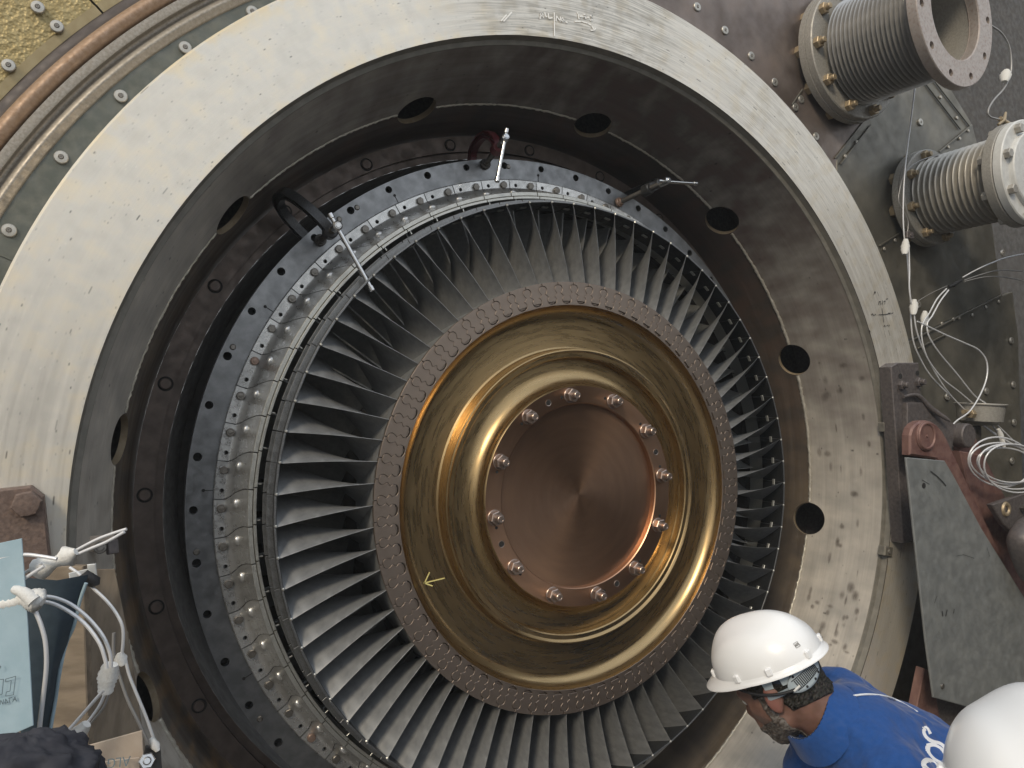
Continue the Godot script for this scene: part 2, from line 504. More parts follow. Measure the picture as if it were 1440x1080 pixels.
	mottled("vane_steel", lin(0.30, 0.305, 0.305), lin(0.50, 0.50, 0.48), 0.5, 0.4, 0.02, Vector3(5, 5, 5))
	# bronze-tinted disc: turned, so its highlights run round it
	for d in [["bronze", lin(0.31, 0.215, 0.105), lin(0.48, 0.345, 0.18), lin(0.39, 0.275, 0.14)], ["plum", lin(0.29, 0.175, 0.115), lin(0.45, 0.275, 0.175), lin(0.36, 0.22, 0.145)], ["root_steel", lin(0.24, 0.19, 0.155), lin(0.37, 0.30, 0.25), lin(0.30, 0.245, 0.205)]]:
		var b := mottled(d[0], d[1], d[2], 0.31, 0.95, 0.012, Vector3(3, 3, 3), true, 0.16, d[3], 0.0, 0.72)
		if d[0] == "root_steel":
			b.roughness_texture = null; b.roughness = 0.5
		else:
			b.uv1_triplanar = false
			b.uv1_scale = Vector3(2, 7, 1)
			if d[0] == "plum":
				b.anisotropy_enabled = true; b.anisotropy = 0.7; b.uv1_scale = Vector3(1, 4, 1)
				b.roughness_texture = null; b.roughness = 0.34
			b.normal_enabled = true
			if not S.has("turned"): S["turned"] = noise_tex(77, 0.06, [], 4, 512, FastNoiseLite.TYPE_SIMPLEX_SMOOTH, 4.0)
			b.normal_texture = S["turned"]
			b.normal_scale = 0.006
	mottled("stud_steel", lin(0.30, 0.235, 0.20), lin(0.50, 0.41, 0.36), 0.36, 0.9, 0.08, Vector3(9, 9, 9))
	mat("chalk_yellow", lin(0.75, 0.66, 0.26), 0.9)
	mat("chalk_white", lin(0.90, 0.89, 0.86), 0.9)
	mat("marker_black", lin(0.03, 0.03, 0.03), 0.7)
	# outer shell
	mottled("sheet_green", lin(0.085, 0.095, 0.085), lin(0.17, 0.17, 0.145), 0.5, 0.5, 0.02)
	mottled("shell_grey", lin(0.20, 0.175, 0.145), lin(0.42, 0.385, 0.34), 0.5, 0.5, 0.05, Vector3(4, 4, 4), true, 0.3, lin(0.30, 0.27, 0.23))
	mottled("shell_rust", lin(0.22, 0.135, 0.075), lin(0.42, 0.31, 0.24), 0.55, 0.35, 0.04, Vector3(4, 4, 4))
	mottled("shell_dark", lin(0.05, 0.042, 0.042), lin(0.09, 0.075, 0.07), 0.6, 0.3, 0.03)
	var g := mottled("gold_foil", lin(0.29, 0.225, 0.10), lin(0.44, 0.355, 0.18), 0.5, 0.45, 0.02, Vector3(3, 3, 3))
	g.normal_enabled = true
	g.normal_texture = noise_tex(303, 0.05, [], 2, 512, FastNoiseLite.TYPE_CELLULAR, 10.0)
	g.normal_scale = 0.45
	mottled("gold_edge", lin(0.32, 0.245, 0.13), lin(0.42, 0.34, 0.20), 0.4, 0.6, 0.03)
	mottled("washer_steel", lin(0.36, 0.35, 0.32), lin(0.52, 0.5, 0.46), 0.4, 0.7, 0.1, Vector3(8, 8, 8))
	mottled("wall_brown", lin(0.10, 0.078, 0.068), lin(0.27, 0.22, 0.195), 0.45, 0.45, 0.006, Vector3(1.2, 1.2, 1.2), true, 0.2, lin(0.18, 0.148, 0.132))
	mottled("wall_green", lin(0.10, 0.095, 0.08), lin(0.22, 0.205, 0.17), 0.45, 0.45, 0.008, Vector3(1.2, 1.2, 1.2))
	mottled("wall_dark", lin(0.05, 0.044, 0.038), lin(0.085, 0.074, 0.064), 0.7, 0.1, 0.01)
	var pf := mottled("perforated", lin(0.05, 0.048, 0.045), lin(0.17, 0.16, 0.14), 0.85, 0.0, 0.02, Vector3(7, 7, 7))
	pf.metallic_specular = 0.2
	pf.albedo_texture = noise_tex(90, 0.11, [[0.3, lin(0.020, 0.017, 0.014)], [0.6, lin(0.040, 0.034, 0.028)]], 1, 512, FastNoiseLite.TYPE_CELLULAR)
	mottled("pipe_flange", lin(0.25, 0.235, 0.21), lin(0.45, 0.43, 0.39), 0.55, 0.3, 0.04, Vector3(5, 5, 5))
	mottled("pink_flange", lin(0.30, 0.23, 0.20), lin(0.46, 0.39, 0.35), 0.5, 0.45, 0.03, Vector3(4, 4, 4), true, 0.25, lin(0.40, 0.36, 0.33))
	mottled("bellows_steel", lin(0.38, 0.37, 0.36), lin(0.52, 0.51, 0.49), 0.40, 0.7, 0.01, Vector3(4, 4, 4))
	mottled("dusty_steel", lin(0.36, 0.34, 0.30), lin(0.50, 0.47, 0.42), 0.48, 0.6, 0.01, Vector3(4, 4, 4))
	mottled("nut_brass", lin(0.30, 0.23, 0.14), lin(0.46, 0.37, 0.25), 0.5, 0.5, 0.08, Vector3(8, 8, 8))
	mottled("pale_paint", lin(0.52, 0.52, 0.5), lin(0.68, 0.68, 0.66), 0.5, 0.1, 0.03)
	mottled("red_oxide", lin(0.12, 0.055, 0.05), lin(0.26, 0.155, 0.125), 0.55, 0.2, 0.008, Vector3(4, 4, 4), true, 0.2, lin(0.19, 0.105, 0.09))
	mottled("rust_plate", lin(0.10, 0.068, 0.058), lin(0.24, 0.165, 0.13), 0.65, 0.25, 0.03, Vector3(5, 5, 5), true, 0.2, lin(0.16, 0.115, 0.095), 0.2)
	mottled("mauve_plate", lin(0.085, 0.075, 0.075), lin(0.19, 0.165, 0.155), 0.55, 0.4, 0.03, Vector3(4, 4, 4))
	mottled("grey_sheet", lin(0.22, 0.23, 0.23), lin(0.34, 0.35, 0.34), 0.5, 0.45, 0.01, Vector3(2.5, 2.5, 2.5))
	mat("clamp_red", lin(0.085, 0.013, 0.017), 0.38, 0.0)
	mottled("clamp_black", lin(0.022, 0.022, 0.024), lin(0.09, 0.09, 0.09), 0.42, 0.5, 0.05, Vector3(8, 8, 8))
	mat("bright_steel", lin(0.60, 0.60, 0.60), 0.25, 1.0)
	mat("wire_white", lin(0.70, 0.70, 0.71), 0.32, 0.25)
	mat("wire_grey", lin(0.32, 0.31, 0.30), 0.38, 0.4)
	mottled("cloth_tape", lin(0.62, 0.61, 0.58), lin(0.80, 0.79, 0.76), 0.9, 0.0, 0.06, Vector3(10, 10, 10), true, 0.1, null, 0.5)
	mat("tape_black", lin(0.015, 0.015, 0.016), 0.6)
	mottled("paper_blue", lin(0.28, 0.39, 0.45), lin(0.36, 0.47, 0.53), 0.85, 0.0, 0.02)
	mottled("paper_navy", lin(0.020, 0.034, 0.048), lin(0.035, 0.055, 0.072), 0.85, 0.0, 0.05)
	mottled("card_tan", lin(0.40, 0.32, 0.25), lin(0.50, 0.42, 0.34), 0.9, 0.0, 0.02)
	mat("print_grey", lin(0.12, 0.16, 0.18), 0.8)
	mottled("cloth_dark", lin(0.016, 0.017, 0.024), lin(0.034, 0.034, 0.044), 0.95, 0.0, 0.03)
	mottled("timber", lin(0.13, 0.10, 0.07), lin(0.29, 0.23, 0.165), 0.8, 0.0, 0.012, Vector3(5, 1.2, 5))
	var h := mat("helmet_white", lin(0.82, 0.82, 0.82), 0.32, 0.0)
	h.clearcoat_enabled = true; h.clearcoat = 0.4; h.clearcoat_roughness = 0.2
	mat("band_navy", lin(0.02, 0.03, 0.05), 0.5)
	mat("ratchet_grey", lin(0.36, 0.42, 0.46), 0.5)
	mat("strap_black", lin(0.012, 0.012, 0.014), 0.6)
	var sh := mottled("shirt_blue", lin(0.005, 0.048, 0.19), lin(0.009, 0.068, 0.26), 0.85, 0.0, 0.02, Vector3(6, 6, 6), true, 0.1, null, 0.15)
	sh.rim_enabled = true; sh.rim = 0.3
	mat("piping_white", lin(0.66, 0.68, 0.72), 0.8)
	mat("trouser_navy", lin(0.02, 0.025, 0.04), 0.9)
	var sk := mat("skin", Color.WHITE, 0.5, 0.0)
	sk.vertex_color_use_as_albedo = true
	sk.subsurf_scatter_enabled = true; sk.subsurf_scatter_strength = 0.02
	var hr := mat("hair", Color.WHITE, 0.7, 0.0)
	hr.vertex_color_use_as_albedo = true
	mottled("ground", lin(0.08, 0.075, 0.07), lin(0.16, 0.15, 0.135), 0.9, 0.0, 0.01, Vector3(0.6, 0.6, 0.6))

func ground_and_walls():
	var b := MB.new()
	b.us = 40.0; b.vs = 1.0
	b.fquad(Vector3(-150, -1.75, -150), Vector3(150, -1.75, -150), Vector3(150, -1.75, 150), Vector3(-150, -1.75, 150), Vector3.UP)
	obj("ground", b.mesh(M.ground)).set_meta("kind", "structure")
	b = MB.new()                                           # the far side of the opened enclosure, behind the photographer
	b.box(Vector3(-1.2, -0.45, 6.2), Vector3(9.0, 2.6, 0.12), 0.01)
	tag(obj("opposite_wall", b.mesh(M.wall_dark)), "dark low enclosure wall facing the turbine from behind the viewer", "enclosure wall")

# ---------------------------------------------------------------- the casing
func exhaust_casing():
	var t := thing("exhaust_casing", "round steel turbine exhaust casing with pale flat front ring and dark conical inside wall", "turbine casing")
	var b := MB.new()
	b.vs = 1.0 / 0.2
	b.lathe([Vector2(1.2733, 0.1042), Vector2(1.466, 0.1055), Vector2(1.4715, 0.100), Vector2(1.4715, -0.12)], 240)
	obj("front_ring", b.mesh(M.ring_steel), t)
	b = MB.new()
	b.lathe([Vector2(1.2575, 0.0755), Vector2(1.2580, 0.0790), Vector2(1.2690, 0.0840), Vector2(1.2733, 0.102)], 200)
	obj("step_band", b.mesh(M.band_steel), t)
	# wall in twelve sectors, each with its port on the weld line
	var cone := MB.new()
	var rad := func(v): return lerpf(1.150, 1.198, v / 0.4) if v < 0.4 else lerpf(1.198, 1.2575, (v - 0.4) / 0.6)
	var zed := func(v): return lerpf(-0.352, -0.19, v / 0.4) if v < 0.4 else lerpf(-0.19, 0.0755, (v - 0.4) / 0.6)
	var s := func(u, v): return pol(rad.call(v), u, zed.call(v))
	var nrm := func(u, _v): return (pol(-0.96, u, 0.0) + Vector3(0, 0, 0.24)).normalized()
	var uvf := func(u, v): return Vector2(u / 360.0, v)
	for k in 12:
		var uc := 21.5 + 30.0 * k
		cone.holed(s, nrm, uc - 15.0, uc + 15.0, 0.0, 1.0, uc, 0.40, 2.92, 0.142, 0.0, 64, 5, uvf)
	obj("conical_wall", cone.mesh(M.cone_steel), t)
	for k in 12:
		var uc := 21.5 + 30.0 * k
		b = MB.new()
		var seg := 40
		for i in seg:
			var a := TAU * i / seg; var c := TAU * (i + 1) / seg
			var p: Vector3 = s.call(uc + 2.92 * cos(a), 0.4 + 0.142 * sin(a)); var q: Vector3 = s.call(uc + 2.92 * cos(c), 0.4 + 0.142 * sin(c))
			var mid: Vector3 = s.call(uc, 0.4)
			var dn: Vector3 = -nrm.call(uc, 0.4) * 0.016
			b.quad(p, q, q + dn, p + dn, (mid - p).normalized(), (mid - q).normalized(), (mid - q).normalized(), (mid - p).normalized(), Vector2(i, 0), Vector2(i + 1, 0), Vector2(i + 1, 1), Vector2(i, 1))
		obj("port_edge", b.mesh(M.cut_edge), t)
		# bead of weld from this port to the next
		var pts := []; var rr := []
		var n := 70
		for i in n + 1:
			var u := uc + 3.1 + 23.8 * i / n
			pts.append(pol(1.1975 + rng.randf_range(-0.0012, 0.0012), u, -0.19 + rng.randf_range(-0.0015, 0.0015)))
			rr.append(0.0026 + rng.randf_range(0.0, 0.0018) + 0.0032 * maxf(arcw(u, 20.0, 60.0), arcw(u, 205.0, 30.0)))
		b = MB.new()
		b.tube(pts, rr, 6)
		obj("weld_bead", b.mesh(M.weld), t)
	b = MB.new()
	b.lathe([Vector2(1.1012, -0.3455), Vector2(1.1500, -0.3455)], 200)
	obj("bolted_ring", b.mesh(M.brown_steel), t)
	b = MB.new()
	b.lathe([Vector2(1.0795, -0.359), Vector2(1.1010, -0.359), Vector2(1.1012, -0.3455)], 200)
	obj("inner_lip", b.mesh(M.brown_steel), t)
	b = MB.new()
	b.lathe([Vector2(0.90, -0.62), Vector2(1.03, -0.60), Vector2(1.066, -0.50), Vector2(1.0795, -0.359)], 120)
	obj("inner_duct", b.mesh(M.dark_steel), t)
	b = MB.new()                                           # outer jacket seen through the ports
	b.lathe([Vector2(1.150, -0.36), Vector2(1.40, -0.36), Vector2(1.44, 0.09)], 120)
	obj("outer_jacket", b.mesh(M.mauve_plate), t)
	var hb := MB.new()
	hb.lathe([Vector2(0.0195, 0.001), Vector2(0.0195, -0.006)], 20)
	hb.lathe([Vector2(0.001, 0.0048), Vector2(0.0125, 0.0048), Vector2(0.0145, 0.0028), Vector2(0.0145, 0.0006)], 20)
	var bolt := hb.mesh(M.brown_steel)
	hb = MB.new()
	hb.lathe([Vector2(0.0150, 0.0009), Vector2(0.0195, 0.0009)], 24)
	var ringm := hb.mesh(M.black_hole)
	for k in 24:
		var o := obj("ring_bolt", bolt, t, Transform3D(Basis.IDENTITY, pol(1.1235, 148.7 + 15.0 * k, -0.3455)))
		obj("bolt_recess", ringm, o)
	# clips on the step
	for p in [[1238, 603, 8.5], [1239, 772, -11.8]]:
		b = MB.new()
		b.box(Vector3(0, 0, 0.0), Vector3(0.042, 0.034, 0.008), 0.002)
		b.box(Vector3(-0.020, 0, -0.012), Vector3(0.006, 0.034, 0.026), 0.002)
		b.cyl(0.008, 0.004, 0.009, 12, 0.001)
		obj("clip", b.mesh(M.band_steel), t, Transform3D(Basis(Vector3.BACK, deg_to_rad(p[2])), pol(1.263, p[2], 0.108)))
	# handwriting on the ring
	var w := MB.new()
	var wr := func(list):
		var pts := []
		for i in range(0, list.size(), 2): pts.append(px(700.0 + list[i] / 7.2, list[i + 1] / 7.2, 0.1068))
		w.ribbon(pts, Vector3.BACK, 0.0036)
	for l in [[428, 186, 436, 130, 452, 126, 462, 176], [430, 160, 460, 158], [478, 130, 484, 170, 498, 166], [512, 138, 516, 186, 552, 178], [572, 130, 574, 360], [590, 210, 594, 156, 632, 216, 634, 172],
		[650, 182, 644, 204, 656, 216, 668, 206, 664, 186, 650, 182], [690, 222, 704, 226], [806, 130, 816, 136, 822, 188], [836, 166, 858, 164], [872, 148, 888, 146, 890, 162, 874, 180, 896, 182], [908, 176, 924, 174], [940, 158, 958, 160, 946, 176, 962, 188, 950, 206, 940, 204],
		[782, 216, 850, 216, 910, 234, 950, 256, 974, 300], [944, 306, 974, 306, 990, 288], [36, 210, 88, 150], [60, 214, 140, 124]]:
		wr.call(l)
	obj("chalk_writing", w.mesh(M.chalk_white), t)
	w = MB.new()
	for l in [[78, 798, 128, 796, 162, 786], [100, 756, 112, 850], [76, 728, 80, 708, 88, 706, 90, 728], [96, 724, 97, 722], [104, 726, 104, 700], [112, 708, 122, 702, 120, 726], [130, 690, 140, 688], [28, 800, 34, 790, 44, 806], [48, 800, 58, 794],
		[140, 796, 148, 784, 156, 796], [166, 792, 176, 784], [112, 880, 120, 870, 122, 882], [132, 874, 142, 870], [146, 880, 152, 868], [44, 660, 48, 640, 56, 640, 52, 650], [4, 890, 20, 918]]:
		var pts := []
		for i in range(0, l.size(), 2): pts.append(px(1220.0 + l[i] * 220.0 / 1080.0, 280.0 + l[i + 1] * 220.0 / 1080.0, 0.1068))
		w.ribbon(pts, Vector3.BACK, 0.0024)
	obj("marker_writing", w.mesh(M.marker_black), t)

# ---------------------------------------------------------------- fixed ring round the blade tips
func stator_ring():
	var t := thing("shroud_ring", "grey bolted flange carrying a ring of pale shroud blocks round the blade tips", "shroud ring")
	var zf := -0.216
	var b := MB.new()
	var s := func(u, v): return pol(v, u, zf)
	var nrm := func(_u, _v): return Vector3.BACK
	for k in 48:
		var uc := 0.26 + 7.5 * k
		b.holed(s, nrm, uc - 3.75, uc + 3.75, 0.955, 1.0373, uc, 1.0175, 0.62 if k % 2 else 0.58, 0.0108 if k % 2 else 0.0101, 0.022, 32, 3)
	b.lathe([Vector2(1.0373, zf), Vector2(1.0373, zf - 0.03), Vector2(0.95, zf - 0.03)], 180)
	obj("flange", b.mesh(M.flange_steel), t)
	b = MB.new()
	b.lathe([Vector2(0.955, zf - 0.024), Vector2(1.036, zf - 0.024)], 120)
	obj("backing_plate", b.mesh(M.black_hole), t)
	# keyhole slots
	for a in [119.8, 148.6, 177.5, 206.4, 235.2, 90.9]:
		b = MB.new()
		b.cyl(0.0042, -0.002, 0.0006, 12)
		b.box(Vector3(-0.012, 0, 0), Vector3(0.022, 0.0022, 0.0008))
		obj("keyhole_slot", b.mesh(M.black_hole), t, Transform3D(Basis(Vector3.BACK, deg_to_rad(a)), pol(0.996, a, zf)))
	var hb := MB.new()
	hb.lathe([Vector2(0.0005, 0.0035), Vector2(0.0055, 0.0035), Vector2(0.0075, 0.0015), Vector2(0.0082, 0.0002)], 16)
	var plug := hb.mesh(M.bolt_steel)
	for a in [186.2, 126.6, 130.2, 97.0, 213.0, 240.4, 156.24]:
		obj("plug", plug, t, Transform3D(Basis.IDENTITY, pol(1.015, a, zf)))
	# shroud blocks: bent plates, 62 of them
	var step := 360.0 / 62.0
	var prof := [Vector2(0.9725, -0.214), Vector2(0.9725, -0.2075), Vector2(0.9700, -0.2060), Vector2(0.9450, -0.2060), Vector2(0.9330, -0.2000), Vector2(0.9245, -0.1850), Vector2(0.9190, -0.1650), Vector2(0.9120, -0.1360), Vector2(0.9070, -0.1120), Vector2(0.9060, -0.1020)]
	var skew := func(r): return -smoothstep(0.945, 0.905, r) * step * 0.36
	var variants := []
	for vi in 4:
		b = MB.new()
		var half := step / 2.0 - 0.075
		# flat part with its hole
		var s2 := func(u, v): return pol(v, u, -0.206)
		b.holed(s2, nrm, -half, half, 0.945, 0.970, half - 1.25, 0.9535, 0.33, 0.0057, 0.006, 24, 2)
		var nu := 8
		for side in [[0, 3], [3, 10]]:
			for i in range(side[0], side[1] - 1):
				var p0: Vector2 = prof[i]; var p1: Vector2 = prof[i + 1]
				if i == 2: continue
				for j in nu:
					var w0 := lerpf(-half, half, float(j) / nu); var w1 := lerpf(-half, half, float(j + 1) / nu)
					var bump := func(w: float, r: float, z: float):
						var q := pol(r, w + skew.call(r), z)
						return q
					var a: Vector3 = bump.call(w0, p0.x, p0.y); var c: Vector3 = bump.call(w1, p0.x, p0.y)
					var d: Vector3 = bump.call(w1, p1.x, p1.y); var e: Vector3 = bump.call(w0, p1.x, p1.y)
					var nf := func(idx: int, w: float):
						var i0 := maxi(idx - 1, side[0]); var i1 := mini(idx + 1, side[1] - 1)
						var g: Vector2 = (prof[i1] - prof[i0]).normalized()
						var nn := Vector2(g.y, -g.x)
						return pol(nn.x, w, nn.y)
					b.quad(a, c, d, e, nf.call(i, w0), nf.call(i, w1), nf.call(i + 1, w1), nf.call(i + 1, w0), Vector2(w0, i) * 0.1, Vector2(w1, i) * 0.1, Vector2(w1, i + 1) * 0.1, Vector2(w0, i + 1) * 0.1)
		# end faces of the plate
		for w in [-half, half]:
			for i in 9:
				var p0: Vector2 = prof[i]; var p1: Vector2 = prof[i + 1]
				var th := Vector2(-0.004, -0.006)
				var sgn: float = signf(w)
				var tn := pol(1.0, 90.0 * sgn, 0.0)
				b.quad(pol(p0.x, w + skew.call(p0.x), p0.y), pol(p1.x, w + skew.call(p1.x), p1.y), pol(p1.x + th.x, w + skew.call(p1.x), p1.y + th.y), pol(p0.x + th.x, w + skew.call(p0.x), p0.y + th.y), tn, tn, tn, tn)
		variants.append(b.mesh(M["block_%d" % vi]))
	var lugs := []
	for vi in 2:
		b = MB.new()                                       # pressed lug on the bend
		b.grid(12, 6, func(u, v): return Vector3(cos(u * TAU) * 0.0095 * cos(v * PI / 2), sin(u * TAU) * 0.0135 * cos(v * PI / 2), 0.0100 * sin(v * PI / 2)), func(p): return Vector3(p.x, p.y, p.z + 0.002))
		lugs.append(b.mesh(M["block_%d" % (vi * 2)]))
	b = MB.new()
	b.cyl(0.0110, 0.0, 0.0090, 12, 0.0018)
	b.lathe([Vector2(0.0002, 0.0093), Vector2(0.0050, 0.0093), Vector2(0.0056, 0.0091)], 12)
	var head_a := b.mesh(M.bolt_steel); var head_b := b.mesh(M.bolt_rust)
	b = MB.new()
	b.cyl(0.0112, 0.0, 0.0085, 6, 0.0014, true)
	var head_c := b.mesh(M.bolt_steel)
	# two rows of seal strip
	var strip := []
	for row in 2:
		b = MB.new()
		var r0: float = [0.8940, 0.8845][row]; var r1: float = [0.9055, 0.8925][row]
		var half := step / 2.0 - 0.09
		var z1: float = [-0.1005, -0.0985][row]
		b.lathe([Vector2(r0, z1 - 0.10), Vector2(r0, z1 - 0.001), Vector2(r0 + 0.001, z1), Vector2(r1 - 0.001, z1), Vector2(r1, z1 - 0.001), Vector2(r1, z1 - 0.02)], 6, deg_to_rad(-half), deg_to_rad(half))
		for w in [-half, half]:
			var tn := pol(1.0, 90.0 * signf(w), 0.0)
			b.quad(pol(r0, w, z1), pol(r1, w, z1), pol(r1, w, z1 - 0.05), pol(r0, w, z1 - 0.05), tn, tn, tn, tn)
		if row == 1: b.box(Vector3(0.8795, 0.036, z1 - 0.006), Vector3(0.011, 0.0035, 0.004), 0.0005)
		strip.append(b.mesh(M.strip_steel))
	for k in 62:
		var a := 149.77 + step * (k + 0.5)
		var o := obj("shroud_block", variants[(k * 7 + k / 3) % 4], t, rz(a))
		var f := rng.randf()
		obj("bolt", head_b if f < 0.12 else (head_c if f < 0.5 else head_a), o, Transform3D(Basis(Vector3.BACK, rng.randf() * TAU), pol(0.9535, -step / 2.0 + 1.35, -0.206)))
		obj("lug", lugs[k % 2], o, Transform3D(Basis(Vector3.UP, 0.85).rotated(Vector3.BACK, deg_to_rad(-2.2)), pol(0.921, -2.4, -0.176)))
		for row in 2:
			obj("seal_strip", strip[row], t, rz(a + skew.call(0.905) + (0.0 if row == 0 else -0.35)))
	b = MB.new()
	b.lathe([Vector2(0.885, -0.45), Vector2(0.887, -0.19)], 120)
	b.lathe([Vector2(0.953, -0.222), Vector2(0.885, -0.222)], 120)
	obj("inner_casing", b.mesh(M.dark_steel), t)
	# stationary vanes behind the rotor
	b = MB.new()
	b.lathe([Vector2(0.01, -0.25), Vector2(0.60, -0.25), Vector2(0.62, -0.27), Vector2(0.62, -0.50), Vector2(0.89, -0.50)], 96)
	obj("vane_hub", b.mesh(M.dark_steel), t)
	b = MB.new()
	var N := 10
	for j in 4:
		for i in N:
			var f := func(ii, jj):
				var q := float(ii) / N; var r := lerpf(0.62, 0.886, jj / 4.0)
				var ds := lerpf(0.0, 0.085, q) - 0.02 * sin(q * PI)
				return Vector3(r, ds, -0.185 - 0.13 * q)
			var p: Vector3 = f.call(i, j); var q2: Vector3 = f.call(i + 1, j); var r2: Vector3 = f.call(i + 1, j + 1); var s3: Vector3 = f.call(i, j + 1)
			b.fquad(p, q2, r2, s3, Vector3(0, -1, 0.6))
			b.fquad(p + Vector3(0, 0.004, 0), q2 + Vector3(0, 0.004, 0), r2 + Vector3(0, 0.004, 0), s3 + Vector3(0, 0.004, 0), Vector3(0, 1, -0.6))
		b.fquad(Vector3(lerpf(0.62, 0.886, j / 4.0), 0, -0.185), Vector3(lerpf(0.62, 0.886, (j + 1) / 4.0), 0, -0.185), Vector3(lerpf(0.62, 0.886, (j + 1) / 4.0), 0.004, -0.185), Vector3(lerpf(0.62, 0.886, j / 4.0), 0.004, -0.185), Vector3.BACK)
	var vane := b.mesh(M.vane_steel)
	for k in 60: obj("guide_vane", vane, t, rz(6.0 * k + 2.0))

# ---------------------------------------------------------------- the rotor
func rotor():
	var t := thing("turbine_rotor", "bronze tinted turbine disc with bolted centre plate and a full ring of long steel blades", "turbine rotor")
	var b := MB.new()
	var fil := [Vector2(0.5522, -0.001)]
	for i in 9:                                            # concave sweep from rim to web
		var f := (i + 1) / 9.0
		fil.append(Vector2(0.5522 - 0.040 * (1.0 - cos(f * PI / 2.0)), -0.001 - 0.043 * sin(f * PI / 2.0)))
	fil.append_array([Vector2(0.47, -0.0455), Vector2(0.434, -0.0440), Vector2(0.4290, -0.041), Vector2(0.4265, -0.034), Vector2(0.4255, -0.008), Vector2(0.4230, -0.001), Vector2(0.4200, 0.0), Vector2(0.4165, -0.002), Vector2(0.4130, -0.0050), Vector2(0.4020, -0.0055), Vector2(0.3990, -0.008), Vector2(0.3980, -0.030), Vector2(0.3955, -0.034), Vector2(0.368, -0.0345)])
	for i in 9:
		var f := (i + 1) / 9.0
		fil.append(Vector2(0.368 - 0.047 * sin(f * PI / 2.0), -0.0345 + 0.0405 * (1.0 - cos(f * PI / 2.0))))
	fil.append_array([Vector2(0.3185, 0.0125), Vector2(0.3160, 0.0152)])
	fil.reverse()
	b.vs = 1.0; b.us = 1.0
	b.lathe(fil, 240)
	obj("disc", b.mesh(M.bronze), t)
	b = MB.new()
	b.lathe([Vector2(0.2640, -0.010), Vector2(0.2648, 0.0092), Vector2(0.2672, 0.0117), Vector2(0.3160, 0.0153)], 200)
	obj("bolting_ring", b.mesh(M.plum), t)
	b = MB.new()
	b.lathe([Vector2(0.0005, -0.0100), Vector2(0.257, -0.0102), Vector2(0.2640, -0.0090)], 160)
	obj("centre_plate", b.mesh(M.plum), t)
	b = MB.new()                                           # rim behind the root joints, and the platform cylinder
	b.lathe([Vector2(0.5520, -0.010), Vector2(0.6185, -0.010)], 200)
	obj("rim_groove", b.mesh(M.black_hole), t)
	b = MB.new()
	b.lathe([Vector2(0.6195, -0.003), Vector2(0.6195, -0.16)], 200)
	obj("platform", b.mesh(M.blade_steel), t)
	# studs with nuts, and the four tapped holes
	b = MB.new()
	b.cyl(0.0105, 0.0, 0.041, 20, 0.0015)
	b.lathe([Vector2(0.0048, 0.0406), Vector2(0.0058, 0.0415)], 14)
	var stud := b.mesh(M.stud_steel)
	b = MB.new(); b.cyl(0.0045, 0.036, 0.0414, 12)
	var dimple := b.mesh(M.brown_steel)
	b = MB.new()
	b.cyl(0.0218, 0.0, 0.004, 24, 0.001)
	b.cyl(0.0200, 0.004, 0.0215, 6, 0.002, true)
	b.lathe([Vector2(0.0105, 0.0217), Vector2(0.0145, 0.0217), Vector2(0.0150, 0.021)], 20)
	var nut := b.mesh(M.stud_steel)
	b = MB.new(); b.cyl(0.0045, -0.004, 0.0008, 12)
	var pin_hole := b.mesh(M.black_hole)
	for k in 12:
		var a := 128.745 - 30.0 * (k + 1)
		var o := obj("stud", stud, t, Transform3D(Basis.IDENTITY, pol(0.2911, a, 0.0135)))
		obj("nut", nut, o, Transform3D(Basis(Vector3.BACK, rng.randf() * TAU), Vector3.ZERO))
		obj("socket", dimple, o)
		obj("lock_hole", pin_hole, t, Transform3D(Basis.IDENTITY, pol(0.2911, a + 5.6, 0.0134)))
	b = MB.new()
	b.lathe([Vector2(0.0062, 0.0002), Vector2(0.0080, 0.0006), Vector2(0.0094, 0.0010), Vector2(0.0102, -0.0006)], 18)
	b.lathe([Vector2(0.0005, -0.0002), Vector2(0.0062, 0.0002)], 18)
	var tap := b.mesh(M.stud_steel)
	b = MB.new(); b.cyl(0.0074, -0.004, 0.0012, 16)
	var tap_in := b.mesh(M.black_hole)
	for k in 4:
		var o := obj("tapped_hole", tap, t, Transform3D(Basis.IDENTITY, pol(0.2911, 128.745 - 15.0 - 90.0 * k, 0.0137)))
		obj("thread", tap_in, o)
	# blade roots and disc posts
	var step := 360.0 / 71.0
	var sr := func(s, r): return Vector2(r, 0).rotated(s / 0.6)
	var pw := deg_to_rad(step) * 0.6                         # pitch measured at r = 0.6
	var h := pw / 2.0
	# half outline of a post from its foot to its crown
	var side := [[0.0112, 0.5640], [0.0096, 0.5700], [0.0106, 0.5735], [0.0146, 0.5775], [0.0148, 0.5800], [0.0100, 0.5840], [0.0064, 0.5868], [0.0066, 0.5890], [0.0098, 0.5930], [0.0122, 0.5975], [0.0124, 0.6020], [0.0104, 0.6068], [0.0066, 0.6100], [0.0, 0.6110]]
	var poly := PackedVector2Array()
	poly.append(sr.call(-h, 0.5526)); poly.append(sr.call(h, 0.5526)); poly.append(sr.call(h, 0.5560)); poly.append(sr.call(h - 0.007, 0.5570)); poly.append(sr.call(h - 0.0135, 0.5605))
	for p in side: poly.append(sr.call(p[0], p[1]))
	for i in range(side.size() - 2, -1, -1): poly.append(sr.call(-side[i][0], side[i][1]))
	poly.append(sr.call(-h + 0.0135, 0.5605)); poly.append(sr.call(-h + 0.007, 0.5570)); poly.append(sr.call(-h, 0.5560))
	b = MB.new(); b.prism(poly, -0.012, 0.0, 0.0006)
	var post := b.mesh(M.root_steel)
	poly = PackedVector2Array()
	var gap := 0.0011
	for i in side.size() - 1: poly.append(sr.call(-h + side[i][0] + gap, side[i][1] + (gap if i > 8 else 0.0)))
